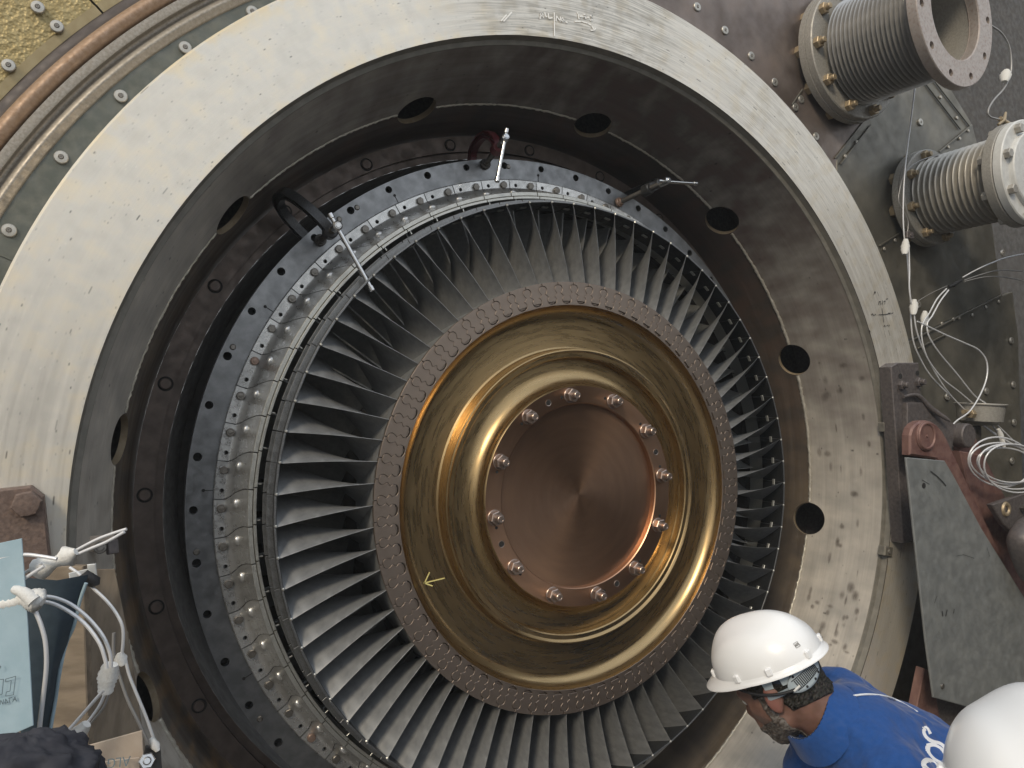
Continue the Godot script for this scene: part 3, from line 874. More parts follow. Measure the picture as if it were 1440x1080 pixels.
	poly.append(sr.call(-h + 0.0010, 0.6122)); poly.append(sr.call(-h + 0.0010, 0.6196)); poly.append(sr.call(-h * 0.33, 0.6201)); poly.append(sr.call(h * 0.33, 0.6201)); poly.append(sr.call(h - 0.0010, 0.6196)); poly.append(sr.call(h - 0.0010, 0.6122))
	for i in range(side.size() - 2, -1, -1): poly.append(sr.call(h - side[i][0] - gap, side[i][1] + (gap if i > 8 else 0.0)))
	b = MB.new(); b.prism(poly, -0.012, 0.0004, 0.0006)
	var root := b.mesh(M.root_steel)
	var lk := PackedVector2Array()
	for q in [[-0.0125, 0.5632], [-0.0060, 0.5590], [0.0060, 0.5590], [0.0125, 0.5632]]: lk.append(sr.call(q[0], q[1]))
	b = MB.new(); b.prism(lk, -0.012, -0.0035, 0.0004)
	var lock := b.mesh(M.root_steel)
	# airfoil: trailing edge first, leaning 2.9 degrees towards the tip
	b = MB.new()
	var nsec := 12; var nch := 14
	var sec := func(tt: float):
		var r := lerpf(0.617, 0.8545, tt)
		var lean := deg_to_rad(2.9) * tt
		var ang := deg_to_rad(lerpf(27.0, -36.0, pow(tt, 0.8)))
		var bend := deg_to_rad(lerpf(20.0, 4.0, tt))        # the leading part turns back the other way
		var chord := lerpf(0.148, 0.120, tt)
		var z0 := lerpf(-0.004, -0.0165, tt)
		var thick := lerpf(0.0135, 0.0060, tt)
		var up := []; var dn := []
		var p := Vector2(0, 0)
		for i in nch + 1:
			var q := float(i) / nch
			var a: float = ang - bend * 0.5 + bend * q
			var d := Vector2(sin(a), -cos(a))
			if i > 0: p += d * chord / nch
			var th: float = thick * (0.09 + 1.75 * q * (1.0 - pow(q, 2.6)) * 0.9) * 0.5
			if i == nch: th = thick * 0.10
			var nn := Vector2(-d.y, d.x)
			up.append(p + nn * th); dn.append(p - nn * th)
		var loop := []
		loop.append_array(up)
		dn.reverse()
		loop.append_array(dn)
		loop.append(up[0])
		var o := PackedVector3Array()
		for q in loop:
			var th2: float = lean + q.x / r
			o.append(Vector3(r * cos(th2), r * sin(th2), z0 + q.y))
		return o
	var rows := []
	for k in nsec + 1: rows.append(sec.call(float(k) / nsec))
	var ncol: int = rows[0].size() - 1
	var nor := []
	for k in nsec + 1:
		var rr := PackedVector3Array()
		for i in ncol + 1:
			var i0 := maxi(i - 1, 0); var i1 := mini(i + 1, ncol)
			if i == nch + 1 or i == 0: i0 = i
			if i == nch or i == ncol: i1 = i
			if i0 == i1: i1 = i + 1 if i < ncol else i; i0 = i1 - 1
			var du: Vector3 = rows[k][i1] - rows[k][i0]
			var dv: Vector3 = rows[mini(k + 1, nsec)][i] - rows[maxi(k - 1, 0)][i]
			var m := du.cross(dv).normalized()
			rr.append(m)
		nor.append(rr)
	var ctest: Vector3 = rows[6][5] - rows[6][ncol - 5]
	var flip := 1.0 if nor[6][5].dot(ctest) > 0.0 else -1.0
	for k in nsec:
		for i in ncol:
			b.quad(rows[k][i], rows[k][i + 1], rows[k + 1][i + 1], rows[k + 1][i], nor[k][i] * flip, nor[k][i + 1] * flip, nor[k + 1][i + 1] * flip, nor[k + 1][i] * flip)
	var blade := b.mesh(M.blade_steel)
	# tip shroud: a short flat plate with two knife edges and a bright nose at the trailing edge
	b = MB.new()
	var la := 2.9
	var th := step / 2.0
	var s0 := pol(0.8535, la - step + 0.06, 0); var s1 := pol(0.8535, la, 0)
	var tdir := (s1 - s0).normalized(); var rdir := ((s0 + s1) / 2.0).normalized()
	var cen := (s0 + s1) / 2.0
	var wlen := s0.distance_to(s1)
	b.xf = Transform3D(Basis(rdir, tdir, Vector3.BACK), cen)
	b.box(Vector3(0.0012, 0, -0.062), Vector3(0.0034, wlen, 0.094), 0.0008)
	var shroud := b.mesh(M.shroud_steel)
	var xs := b.xf
	b = MB.new(); b.xf = xs
	b.box(Vector3(0.0095, 0, -0.050), Vector3(0.0150, wlen - 0.0004, 0.0040), 0.0006)
	var fin_front := b.mesh(M.fin_steel)
	b = MB.new(); b.xf = xs
	b.box(Vector3(0.0110, 0, -0.088), Vector3(0.0180, wlen - 0.0004, 0.0040), 0.0006)
	var fin_rear := b.mesh(M.fin_steel)
	b = MB.new(); b.xf = xs
	b.box(Vector3(0.0030, 0, -0.0165), Vector3(0.0050, wlen - 0.0006, 0.0035), 0.0006)
	var front_edge := b.mesh(M.fin_steel)
	b = MB.new(); b.xf = xs
	b.box(Vector3(-0.0045, wlen / 2.0 - 0.002, -0.056), Vector3(0.0040, 0.0200, 0.0100), 0.001)
	var tip_lug := b.mesh(M.strip_steel)
	b = MB.new(); b.xf = xs
	b.box(Vector3(0.0006, wlen / 2.0 - 0.003, -0.0145), Vector3(0.0070, 0.0070, 0.0060), 0.0022)
	var nose := b.mesh(M.strip_steel)
	for k in 71:
		# the root's middle lies half a pitch from the posts
		var a := 151.74 - 2.9 + step * k
		var o := obj("blade", blade, t, rz(a))
		obj("blade_root", root, o, rz(-1.0 + step / 2.0))
		obj("tip_shroud", shroud, o)
		obj("shroud_nose", nose, o)
		obj("seal_fin", fin_front, o)
		obj("seal_fin", fin_rear, o)
		obj("shroud_edge", front_edge, o)
		obj("shroud_lug", tip_lug, o)
		obj("lock_plate", lock, o, rz(-1.0 + step / 2.0))
		obj("disc_post", post, t, rz(a - 1.0))
	# yellow arrow
	b = MB.new()
	var arrow := func(list): b.ribbon(pxs(list, -0.0425), Vector3.BACK, 0.0032)
	arrow.call([596, 820, 625, 813]); arrow.call([604, 805, 597, 820, 608, 824])
	obj("chalk_arrow", b.mesh(M.chalk_yellow), t)

# ---------------------------------------------------------------- ribbed outer shell at upper left
func washer_mesh() -> ArrayMesh:
	var b := MB.new()
	b.lathe([Vector2(0.0045, 0.0026), Vector2(0.0060, 0.0040), Vector2(0.0130, 0.0034), Vector2(0.0145, 0.0018), Vector2(0.0148, -0.004)], 20)
	return b.mesh(M.washer_steel)

func screw_mesh() -> ArrayMesh:
	var b := MB.new()
	b.lathe([Vector2(0.0003, 0.0040), Vector2(0.0012, 0.0052), Vector2(0.0040, 0.0052), Vector2(0.0050, 0.0036), Vector2(0.0052, 0.0018)], 14)
	return b.mesh(M.bolt_steel)

func outer_shell():
	var t := thing("ribbed_casing_rim", "ribbed brown and grey steel rim curving round the upper left outside of the pale ring", "casing rim")
	var a0 := deg_to_rad(86.0); var a1 := deg_to_rad(262.0)
	var band := func(called, prof, m):
		var b := MB.new()
		b.us = 1.0
		b.lathe(round_prof(prof, 4), 140, a0, a1)
		return obj(called, b.mesh(m), t)
	var sheet = band.call("sheet_band", [Vector2(1.44, -0.101), Vector2(1.563, -0.101)], M.sheet_green)
	band.call("lower_rib", [Vector2(1.560, -0.104), Vector2(1.5625, -0.097), Vector2(1.570, -0.092), Vector2(1.578, -0.088), Vector2(1.588, -0.094), Vector2(1.596, -0.102), Vector2(1.604, -0.100), Vector2(1.6055, -0.086)], M.shell_grey)
	band.call("rim_strip", [Vector2(1.6055, -0.086), Vector2(1.607, -0.0835), Vector2(1.6235, -0.083), Vector2(1.625, -0.086), Vector2(1.6255, -0.110)], M.shell_grey)
	band.call("upper_rib", [Vector2(1.6285, -0.112), Vector2(1.6290, -0.095), Vector2(1.633, -0.086), Vector2(1.640, -0.080), Vector2(1.648, -0.078), Vector2(1.656, -0.081), Vector2(1.663, -0.088), Vector2(1.667, -0.096)], M.shell_rust)
	band.call("outer_band", [Vector2(1.667, -0.096), Vector2(1.6745, -0.104), Vector2(1.690, -0.112), Vector2(1.694, -0.125)], M.shell_dark)
	band.call("crease", [Vector2(1.6255, -0.1105), Vector2(1.6285, -0.1125)], M.black_hole)
	var wm := washer_mesh(); var sm := screw_mesh()
	for k in 22:
		var a := 141.0 + (k - 7) * 7.35
		var o := obj("washer", wm, t, Transform3D(Basis.IDENTITY, pol(1.536, a, -0.0965)))
		obj("screw", sm, o)
	var b := MB.new()
	b.box(Vector3(0, 0, 0.001), Vector3(0.10, 0.045, 0.0022), 0.0005)
	obj("joint_strip", b.mesh(M.sheet_green), t, Transform3D(Basis(Vector3.BACK, deg_to_rad(157.0)), pol(1.515, 157.0, -0.1005)))
	# crinkled gold insulation panels
	var spans := [[86.0, 136.62], [136.78, 160.2], [160.4, 262.0]]
	var labels := ["crinkled gold insulation panel with its plain border, above the riveted joint at top left", "crinkled gold insulation panel with two washers near its edge, left of the joint", "crinkled gold insulation panel furthest down the left edge"]
	for i in 3:
		var p := thing("insulation_panel", labels[i], "insulation panel", Vector3.ZERO, "gold insulation panels outside the ribbed rim")
		b = MB.new()
		b.lathe([Vector2(1.695, -0.122), Vector2(1.715, -0.119)], 60, deg_to_rad(spans[i][0]), deg_to_rad(spans[i][1]))
		obj("border", b.mesh(M.gold_edge), p)
		b = MB.new()
		b.lathe([Vector2(1.715, -0.122), Vector2(2.15, -0.095)], 60, deg_to_rad(spans[i][0]), deg_to_rad(spans[i][1]))
		obj("foil", b.mesh(M.gold_foil), p)
		if i == 1:
			for q in [[53, 10], [80, 37], [12, 92]]:
				var o := obj("washer", wm, p, Transform3D(Basis().scaled(Vector3(0.95, 0.95, 1)), px(q[0], q[1], -0.108)))
				obj("screw", sm, o)
		elif i == 2:
			for a in [167.0, 181.0, 196.0]:
				var o := obj("washer", wm, p, Transform3D(Basis.IDENTITY, pol(1.76, a, -0.113)))
				obj("screw", sm, o)
	b = MB.new()
	b.lathe([Vector2(2.16, -0.10), Vector2(2.6, -0.04)], 60, a0, a1)
	b.lathe([Vector2(1.600, -0.150), Vector2(2.62, -0.125)], 60, a0, a1)
	tag(obj("backing_sheet", b.mesh(M.sheet_green)), "dark sheet behind the gold panels in the far upper left corner", "metal sheet")

# ---------------------------------------------------------------- C-clamps on the flange
func clamps():
	var specs := [
		["black C-clamp with a steel handle, upper left on the flange", 134.9, "clamp_black", 0.0, Vector3(0.085, -0.155, 0.02), 1.12, 0.30, 1.003, 0.0, 1.0, 0.80],
		["red C-clamp with a hanging steel handle at the top of the flange", 101.6, "clamp_red", 0.0, Vector3(-0.025, -0.125, 0.0), 0.95, 0.90, 1.021, 13.0, 0.62, 0.72],
		["black C-clamp lying sideways with its handle pointing right, right end of the flange", 72.5, "clamp_black", -42.0, Vector3(0.125, 0.012, 0.0), 1.25, 0.70, 0.996, 16.0, 0.8, 1.0]]
	for sp in specs:
		var a: float = sp[1]
		var k: float = sp[5]
		var base := pol(sp[7], a, -0.216)
		var t := thing("c_clamp", sp[0], "clamp", base, "C-clamps gripping the flange")
		var spin := Basis(Vector3.BACK, deg_to_rad(a + sp[3])) * Basis(Vector3.UP, deg_to_rad(sp[8]))
		# frame: a C in the plane of the radius (local x) and the axis (local z)
		var path := []
		for q in [[0.0, 0.098], [0.020, 0.104], [0.050, 0.100], [0.085, 0.086], [0.118, 0.060], [0.135, 0.025], [0.136, -0.015], [0.124, -0.050], [0.095, -0.070], [0.050, -0.072], [0.0, -0.064]]:
			path.append(Vector3(q[0] * k * sp[9], 0, q[1] * k))
		if sp[2] == "clamp_black": path = curve(path, 4)
		var b := MB.new()
		b.xf = Transform3D(spin, Vector3.ZERO)
		# an I-shaped bar: web and two lips
		for layer in [[0.0, 0.0055, 0.0110], [-0.0105, 0.0085, 0.0040], [0.0105, 0.0085, 0.0040]]:
			for i in path.size() - 1:
				var p: Vector3 = path[i]; var q: Vector3 = path[i + 1]
				var tp: Vector3 = ((path[mini(i + 1, path.size() - 1)] - path[maxi(i - 1, 0)])).normalized()
				var tq: Vector3 = ((path[mini(i + 2, path.size() - 1)] - path[i])).normalized()
				var np := tp.cross(Vector3.UP).normalized(); var nq := tq.cross(Vector3.UP).normalized()
				var th: float = sp[10]
				var w: float = layer[1] * th; var d: float = layer[2] * th; var off: float = layer[0] * th
				var pc := p + np * off; var qc := q + nq * off
				if absf(off) > 0.0: w = 0.0150 * th
				var y := Vector3.UP * w
				var a1: Vector3 = pc + np * d; var a2: Vector3 = pc - np * d; var c1: Vector3 = qc + nq * d; var c2: Vector3 = qc - nq * d
				b.quad(a1 + y, c1 + y, c2 + y, a2 + y, Vector3.UP, Vector3.UP, Vector3.UP, Vector3.UP)
				b.quad(a1 - y, c1 - y, c2 - y, a2 - y, Vector3.DOWN, Vector3.DOWN, Vector3.DOWN, Vector3.DOWN)
				b.quad(a1 + y, c1 + y, c1 - y, a1 - y, np, nq, nq, np)
				b.quad(a2 + y, c2 + y, c2 - y, a2 - y, -np, -nq, -nq, -np)
		b.xf = Transform3D(spin, spin * Vector3(0, 0, 0.098 * k))
		b.cyl(0.0190, -0.012, 0.016, 20, 0.003)
		b.xf = Transform3D(spin, spin * Vector3(0, 0, -0.064 * k))
		b.cyl(0.0150, -0.012, 0.010, 16, 0.002)
		obj("frame", b.mesh(M[sp[2]]), t)
		b = MB.new()
		b.xf = Transform3D(spin, Vector3.ZERO)
		b.cyl(0.0165, 0.001, 0.010, 18, 0.002); b.cyl(0.012, 0.010, 0.018, 16, 0.002)
		obj("pad", b.mesh(M.bolt_rust if sp[3] != 0.0 else M.dark_steel), t)
		b = MB.new()
		b.xf = Transform3D(spin, Vector3.ZERO)
		var pr := []
		for i in 60: pr.append(Vector2(0.0088 if i % 2 else 0.0076, 0.142 * k - i * (0.142 * k - 0.014) / 59.0))
		b.lathe(pr, 14)
		obj("screw", b.mesh(M.dark_steel), t)
		b = MB.new()
		b.xf = Transform3D(spin, Vector3.ZERO)
		b.cyl(0.0125, 0.142 * k, 0.170 * k, 16, 0.004)
		b.cyl(0.0070, 0.170 * k, 0.1715 * k, 14, 0.001)
		var hd: Vector3 = sp[4]
		b.xf = Transform3D.IDENTITY
		var c := spin * Vector3(0, 0, 0.157 * k)
		var frac: float = sp[6]
		var e0 := c - hd.normalized() * 0.022; var e1 := c + hd
		if frac < 0.5: e0 = c - hd * 0.16
		b.tube([e0, c, e1], 0.0058, 12)
		for e in [e0, e1]:
			b.xf = facing(e, hd)
			b.cyl(0.0078, -0.007, 0.007, 12, 0.002)
		obj("handle", b.mesh(M.bright_steel), t)

# ---------------------------------------------------------------- expansion joints at upper right
func hexbolt(r: float) -> ArrayMesh:
	var b := MB.new()
	b.cyl(r, 0.0, r * 0.9, 6, r * 0.12, true)
	b.cyl(r * 0.52, r * 0.9, r * 1.7, 14, r * 0.1)
	return b.mesh(M.nut_brass)

func bellows_pipes():
	var nb := hexbolt(0.0235)
	var hb := MB.new()
	hb.cyl(0.026, -0.028, 0.0, 6, 0.003, true)
	var back := hb.mesh(M.nut_brass)
	# upper joint: open towards the viewer
	var t := thing("expansion_joint", "large ribbed metal bellows pipe with an open pinkish flange, upper right", "bellows pipe", Vector3(1.487, 1.725, -0.2))
	var b := MB.new()
	b.lathe([Vector2(0.170, 0.030), Vector2(0.268, 0.030), Vector2(0.272, 0.026), Vector2(0.272, 0.0), Vector2(0.268, -0.002), Vector2(0.2755, -0.003), Vector2(0.2755, -0.030), Vector2(0.17, -0.030)], 72)
	obj("rear_flange", b.mesh(M.pipe_flange), t)
	var pr := []
	var n := 19
	for i in n * 8 + 1:
		var f := float(i) / (n * 8)
		pr.append(Vector2(0.201 + 0.013 * cos(f * n * TAU), 0.385 - f * 0.345))
	b = MB.new(); b.lathe(pr, 72)
	var lean := Basis(Vector3.UP, 0.075) * Basis(Vector3.RIGHT, 0.022)
	obj("bellows", b.mesh(M.bellows_steel), t, Transform3D(lean, Vector3.ZERO))
	b = MB.new()
	var s := func(u, v): return pol(v, u, 0.424)
	for k in 10:
		b.holed(s, func(_u, _v): return Vector3.BACK, k * 36.0 - 18.0, k * 36.0 + 18.0, 0.176, 0.270, k * 36.0, 0.238, 3.4, 0.0135, 0.035, 24, 2)
	b.lathe([Vector2(0.1765, 0.424), Vector2(0.1725, 0.420), Vector2(0.1720, 0.385)].map(func(q): return q), 72)
	b.lathe([Vector2(0.270, 0.424), Vector2(0.273, 0.421), Vector2(0.273, 0.388), Vector2(0.17, 0.387)], 72)
	obj("front_flange", b.mesh(M.pink_flange), t, Transform3D(lean * Basis(Vector3.BACK, deg_to_rad(9.0)), Vector3.ZERO))
	b = MB.new()
	b.lathe([Vector2(0.176, -0.30), Vector2(0.178, 0.05), Vector2(0.178, 0.18), Vector2(0.184, 0.186), Vector2(0.184, 0.215), Vector2(0.178, 0.221), Vector2(0.177, 0.36), Vector2(0.1725, 0.40)], 60)
	b.lathe([Vector2(0.001, -0.28), Vector2(0.176, -0.28)], 40)
	obj("liner", b.mesh(M.pipe_flange), t, Transform3D(lean, Vector3.ZERO))
	for k in 10:
		var a := 40.0 + 36.0 * k
		var o := obj("flange_nut", nb, t, Transform3D(Basis(Vector3.BACK, rng.randf() * 6.0), pol(0.243, a, 0.031)))
		obj("bolt_head", back, o, Transform3D(Basis.IDENTITY, Vector3(0, 0, -0.062)))
	b = MB.new(); b.lathe([Vector2(0.275, -0.03), Vector2(0.22, -0.03), Vector2(0.22, -0.16)].map(func(q): return q), 48)
	obj("nozzle", b.mesh(M.wall_brown), t)
	# lower joint: closed with a pale cover
	t = thing("expansion_joint", "smaller ribbed bellows pipe closed by a pale cover plate, right edge below the open one", "bellows pipe", Vector3(2.005, 1.196, -0.2))
	b = MB.new()
	b.lathe([Vector2(0.13, 0.026), Vector2(0.208, 0.026), Vector2(0.212, 0.022), Vector2(0.212, 0.001), Vector2(0.206, -0.001), Vector2(0.214, -0.002), Vector2(0.214, -0.028), Vector2(0.13, -0.028)], 64)
	obj("rear_flange", b.mesh(M.pipe_flange), t)
	pr = []
	n = 12
	for i in n * 10 + 1:
		var f := float(i) / (n * 10)
		pr.append(Vector2(0.160 + 0.011 * cos(f * n * TAU), 0.335 - f * 0.300))
	b = MB.new(); b.lathe(pr, 64)
	obj("bellows", b.mesh(M.dusty_steel), t)
	b = MB.new()
	b.lathe([Vector2(0.13, 0.384), Vector2(0.207, 0.384), Vector2(0.210, 0.381), Vector2(0.210, 0.348), Vector2(0.207, 0.345), Vector2(0.13, 0.345)], 64)
	obj("front_flange", b.mesh(M.pipe_flange), t)
	b = MB.new()
	b.lathe([Vector2(0.0005, 0.438), Vector2(0.150, 0.438), Vector2(0.154, 0.434), Vector2(0.156, 0.420), Vector2(0.204, 0.420), Vector2(0.208, 0.416), Vector2(0.208, 0.388), Vector2(0.2, 0.386)], 64)
	obj("cover_plate", b.mesh(M.pale_paint), t)
	var nb2 := hexbolt(0.0215)
	for k in 8:
		var a := 22.0 + 45.0 * k
		obj("flange_nut", nb2, t, Transform3D(Basis(Vector3.BACK, rng.randf() * 6.0), pol(0.186, a, 0.027)))
		obj("bolt_head", back, t, Transform3D(Basis(Vector3.BACK, rng.randf() * 6.0), pol(0.186, a, -0.028)))
		b = MB.new(); b.cyl(0.019, 0.0, 0.022, 6, 0.002, true)
		obj("cover_bolt", b.mesh(M.dusty_steel), t, Transform3D(Basis.IDENTITY, pol(0.181, a + 10.0, 0.420)))
		b = MB.new(); b.cyl(0.019, -0.022, 0.0, 6, 0.002, true)
		obj("inner_bolt", b.mesh(M.pipe_flange), t, Transform3D(Basis.IDENTITY, pol(0.186, a + 10.0, 0.346)))
	b = MB.new(); b.lathe([Vector2(0.214, -0.03), Vector2(0.17, -0.03), Vector2(0.17, -0.16)], 48)
	obj("nozzle", b.mesh(M.wall_green), t)

# ---------------------------------------------------------------- right-hand wall, bracket, strut, wires
func sheet(called: String, list: Array, z: float, thick: float, m: Material, parent: Node, clip := 0.0) -> MeshInstance3D:
	var poly := PackedVector2Array()
	for p in pxs(list, z): poly.append(Vector2(p.x, p.y))
	if clip > 0.0:
		var disc := PackedVector2Array()
		for i in 180: disc.append(Vector2(clip, 0).rotated(TAU * i / 180.0))
		var cut := Geometry2D.clip_polygons(poly, disc)
		poly = cut[0]
		for c in cut:
			if c.size() > poly.size(): poly = c
	var b := MB.new()
	b.prism(poly, z - thick, z, minf(thick * 0.4, 0.003), false, true)
	return obj(called, b.mesh(m), parent)

func strip(p: Vector3, q: Vector3, w: float, h: float) -> MB:
	var b := MB.new()
	b.xf = Transform3D(Basis(Vector3.BACK, atan2(q.y - p.y, q.x - p.x)), (p + q) / 2.0)
	b.box(Vector3(0, 0, h / 2.0), Vector3(p.distance_to(q), w, h), minf(h, w) * 0.3)
	return b

func right_side():
	var t := thing("enclosure_wall", "dark riveted sheet steel wall behind the bellows pipes on the right", "enclosure wall")
	var zw := -0.26
	sheet("brown_panel", [860, -200, 1380, -200, 1297, 60, 1213, 173, 1177, 219, 1172, 420, 820, 420], zw, 0.02, M.wall_brown, t, 1.475)
	sheet("green_panel", [1297, 60, 1367, 174, 1385, 240, 1408, 414, 1283, 476, 1170, 520, 1177, 219, 1213, 173], zw - 0.003, 0.02, M.wall_green, t, 1.475)
	sheet("lower_panel", [1120, 544, 1283, 478, 1407, 416, 1424, 410, 1432, 474, 1445, 900, 1455, 1300, 1120, 1300], zw - 0.006, 0.02, M.wall_green, t, 1.475)
	for l in [[1173, 223, 1214, 171], [1181, 231, 1224, 176], [1297, 113, 1350, 182], [1310, 110, 1363, 178], [1320, 214, 1366, 176], [1113, 148, 1128, 126], [1283, 478, 1408, 415], [1236, 346, 1266, 327], [1290, 490, 1330, 470]]:
		var b := strip(px(l[0], l[1], zw), px(l[2], l[3], zw), 0.008, 0.006)
		obj("seam_strip", b.mesh(M.wall_green), t)
	var b := MB.new()
	b.cyl(0.0085, 0, 0.006, 10, 0.002)
	var rivet := b.mesh(M.dusty_steel)
	for q in [[1188, 220], [1204, 200], [1322, 137], [1345, 166], [1333, 207], [1349, 195], [1361, 184], [1305, 466], [1324, 455], [1340, 449], [1348, 447], [1367, 443], [1386, 432], [1404, 424], [1243, 350], [1258, 338]]:
		obj("rivet", rivet, t, Transform3D(Basis.IDENTITY, px(q[0], q[1], zw)))
	var wm := washer_mesh(); var sm := screw_mesh()
	for q in [[980, 10], [1019, 43], [1056, 79], [1089, 116], [1126, 140], [1118, 151], [1147, 192], [1294, 172], [1410, 356], [1291, 428], [1422, 479], [1332, 558], [1387, 550], [1425, 541], [1426, 594], [1423, 648]]:
		var o := obj("washer", wm, t, Transform3D(Basis().scaled(Vector3(1.15, 1.15, 1)), px(q[0], q[1], zw) + Vector3(0, 0, 0.002)))
		obj("screw", sm, o)
	sheet("recess_sheet", [1180, -400, 1900, -400, 1900, 700, 1180, 700], -0.95, 0.02, M.wall_dark, t, 1.475)
	b = MB.new()
	b.box(Vector3(2.92, -0.1, 2.87), Vector3(0.03, 3.3, 6.26), 0.004)
	tag(obj("perforated_side_wall", b.mesh(M.perforated)), "dark perforated side wall at the right edge of the photo", "side wall")
	# bracket bolted to the ring
	t = thing("hinge_bracket", "dark upright steel bracket with two holed ears bolted on the right of the pale ring", "bracket")
	sheet("back_plate", [1253, 516, 1262, 510, 1292, 510, 1296, 560, 1302, 640, 1305, 760, 1270, 764, 1262, 640], 0.150, 0.045, M.mauve_plate, t)
	for q in [[1266, 529], [1290, 525]]:
		var o := px(q[0], q[1], 0.150)
		b = MB.new(); b.cyl(0.017, 0.0, 0.014, 6, 0.002, true); b.cyl(0.0105, 0.014, 0.030, 12, 0.002)
		obj("bolt", b.mesh(M.mauve_plate), t, Transform3D(Basis(Vector3.BACK, q[0]), o + Vector3(0.0, -0.032, 0)))
		b = MB.new(); b.cyl(0.010, -0.002, 0.0008, 14)
		obj("bolt_hole", b.mesh(M.black_hole), t, Transform3D(Basis.IDENTITY, o))
	b = MB.new()
	b.tube(curve([px(1271, 558, 0.165), px(1290, 556, 0.165), px(1310, 575, 0.175), px(1336, 592, 0.20)], 5), [0.005, 0.006, 0.006, 0.006, 0.006, 0.008, 0.009, 0.009, 0.010, 0.010, 0.010, 0.010, 0.009, 0.008, 0.006, 0.004], 8)
	obj("weld_lump", b.mesh(M.mauve_plate), t)
	sheet("gusset", [1276, 566, 1298, 566, 1345, 598, 1336, 652, 1290, 640, 1276, 640], 0.168, 0.02, M.mauve_plate, t)
	# strut
	t = thing("support_strut", "dull red strut with a round pivot eye, sloping down to the right edge", "strut")
	var poly := PackedVector2Array()
	var zs := 0.235
	for q in pxs([1280, 640, 1280, 612, 1283, 602, 1288, 596, 1295, 592, 1303, 591, 1311, 593, 1319, 598, 1326, 606, 1332, 617, 1352, 660, 1400, 762, 1448, 860, 1500, 1000, 1440, 1000, 1366, 760, 1332, 664, 1318, 646], zs): poly.append(Vector2(q.x, q.y))
	b = MB.new(); b.prism(poly, zs - 0.03, zs, 0.006, false, true)
	obj("near_cheek", b.mesh(M.red_oxide), t)
	poly = PackedVector2Array()
	for q in pxs([1352, 606, 1366, 600, 1384, 640, 1412, 720, 1490, 860, 1440, 860, 1352, 660], 0.15): poly.append(Vector2(q.x, q.y))
	b = MB.new(); b.prism(poly, 0.12, 0.15, 0.005, false, true)
	obj("far_cheek", b.mesh(M.red_oxide), t)
	poly = PackedVector2Array()
	for q in pxs([1350, 634, 1384, 640, 1430, 730, 1500, 880, 1440, 880, 1366, 700], 0.20): poly.append(Vector2(q.x, q.y))
	b = MB.new(); b.prism(poly, 0.15, 0.20, 0.004, false, true)
	obj("web", b.mesh(M.red_oxide), t)
	var pc := px(1301, 613, zs)
	b = MB.new()
	b.cyl(0.052, 0.0, 0.006, 32, 0.002); b.lathe([Vector2(0.038, 0.007), Vector2(0.041, 0.011), Vector2(0.046, 0.011), Vector2(0.049, 0.007)], 32); b.cyl(0.005, 0.0, 0.010, 10, 0.001)
	obj("pivot_pin", b.mesh(M.red_oxide), t, Transform3D(Basis.IDENTITY, pc))
	b = MB.new()
	b.cyl(0.045, 0.0, 0.045, 24, 0.004)
	obj("pivot_boss", b.mesh(M.mauve_plate), t, Transform3D(Basis.IDENTITY, px(1346, 612, 0.155)))
	# grey cover sheet in front of the strut
	t = thing("cover_sheet", "tall grey sheet metal cover, narrow at top, below the pivot on the right", "cover plate")
	sheet("sheet", [1274, 643, 1329, 648, 1341, 668, 1380, 742, 1442, 842, 1520, 960, 1520, 1060, 1356, 993, 1313, 981, 1302, 900], 0.30, 0.006, M.grey_sheet, t)
	for l in [[[1309, 663, 1318, 670, 1326, 678, 1330, 683], 0.0055], [[1297, 675, 1307, 681], 0.002], [[1345, 782, 1355, 780, 1370, 785], 0.0014], [[1326, 866, 1325, 860], 0.005], [[1330, 866, 1332, 858], 0.005], [[1341, 862, 1342, 857], 0.004], [[1388, 770, 1392, 783], 0.0014], [[1314, 848, 1318, 838], 0.0016]]:
		b = MB.new(); b.ribbon(pxs(l[0], 0.3012), Vector3.BACK, l[1])
		obj("scratch", b.mesh(M.marker_black), t)
	b = MB.new(); b.cyl(0.0095, -0.003, 0.0010, 16)
	obj("hole", b.mesh(M.black_hole), t, Transform3D(Basis.IDENTITY, px(1299, 683, 0.30)))
	b = MB.new(); b.cyl(0.0090, 0.0, 0.004, 14, 0.0015)
	obj("screw", b.mesh(M.bolt_steel), t, Transform3D(Basis.IDENTITY, px(1325, 965, 0.30)))
	# lower frame of the strut, seen beside the man's shoulder
	t = thing("red_stanchion", "reddish steel stanchion in the dark gap above the blue shirt", "stanchion")
	sheet("bar", [1300, 940, 1312, 945, 1340, 1130, 1260, 1130, 1286, 1010], 0.22, 0.03, M.red_oxide, t)
	sheet("side_plate", [1312, 945, 1360, 985, 1480, 1040, 1480, 1160, 1330, 1130], 0.20, 0.03, M.mauve_plate, t)
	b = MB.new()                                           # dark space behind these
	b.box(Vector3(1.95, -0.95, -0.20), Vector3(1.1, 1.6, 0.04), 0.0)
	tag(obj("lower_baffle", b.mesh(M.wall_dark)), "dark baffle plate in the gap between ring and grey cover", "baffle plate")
	# round cap
	var cp := px(1378, 582, -0.02)
	t = thing("junction_cap", "round dusty grey cap standing out of the wall under the wires", "cap", cp)
	b = MB.new()
	b.xf = facing(Vector3.ZERO, Vector3(0.02, 1, 0.05))
	b.lathe([Vector2(0.001, 0.045), Vector2(0.080, 0.045), Vector2(0.098, 0.046), Vector2(0.100, 0.042), Vector2(0.098, 0.038), Vector2(0.092, 0.036), Vector2(0.085, -0.03), Vector2(0.06, -0.045), Vector2(0.001, -0.05)], 40)
	obj("drum", b.mesh(M.pipe_flange), t)
	b = MB.new()
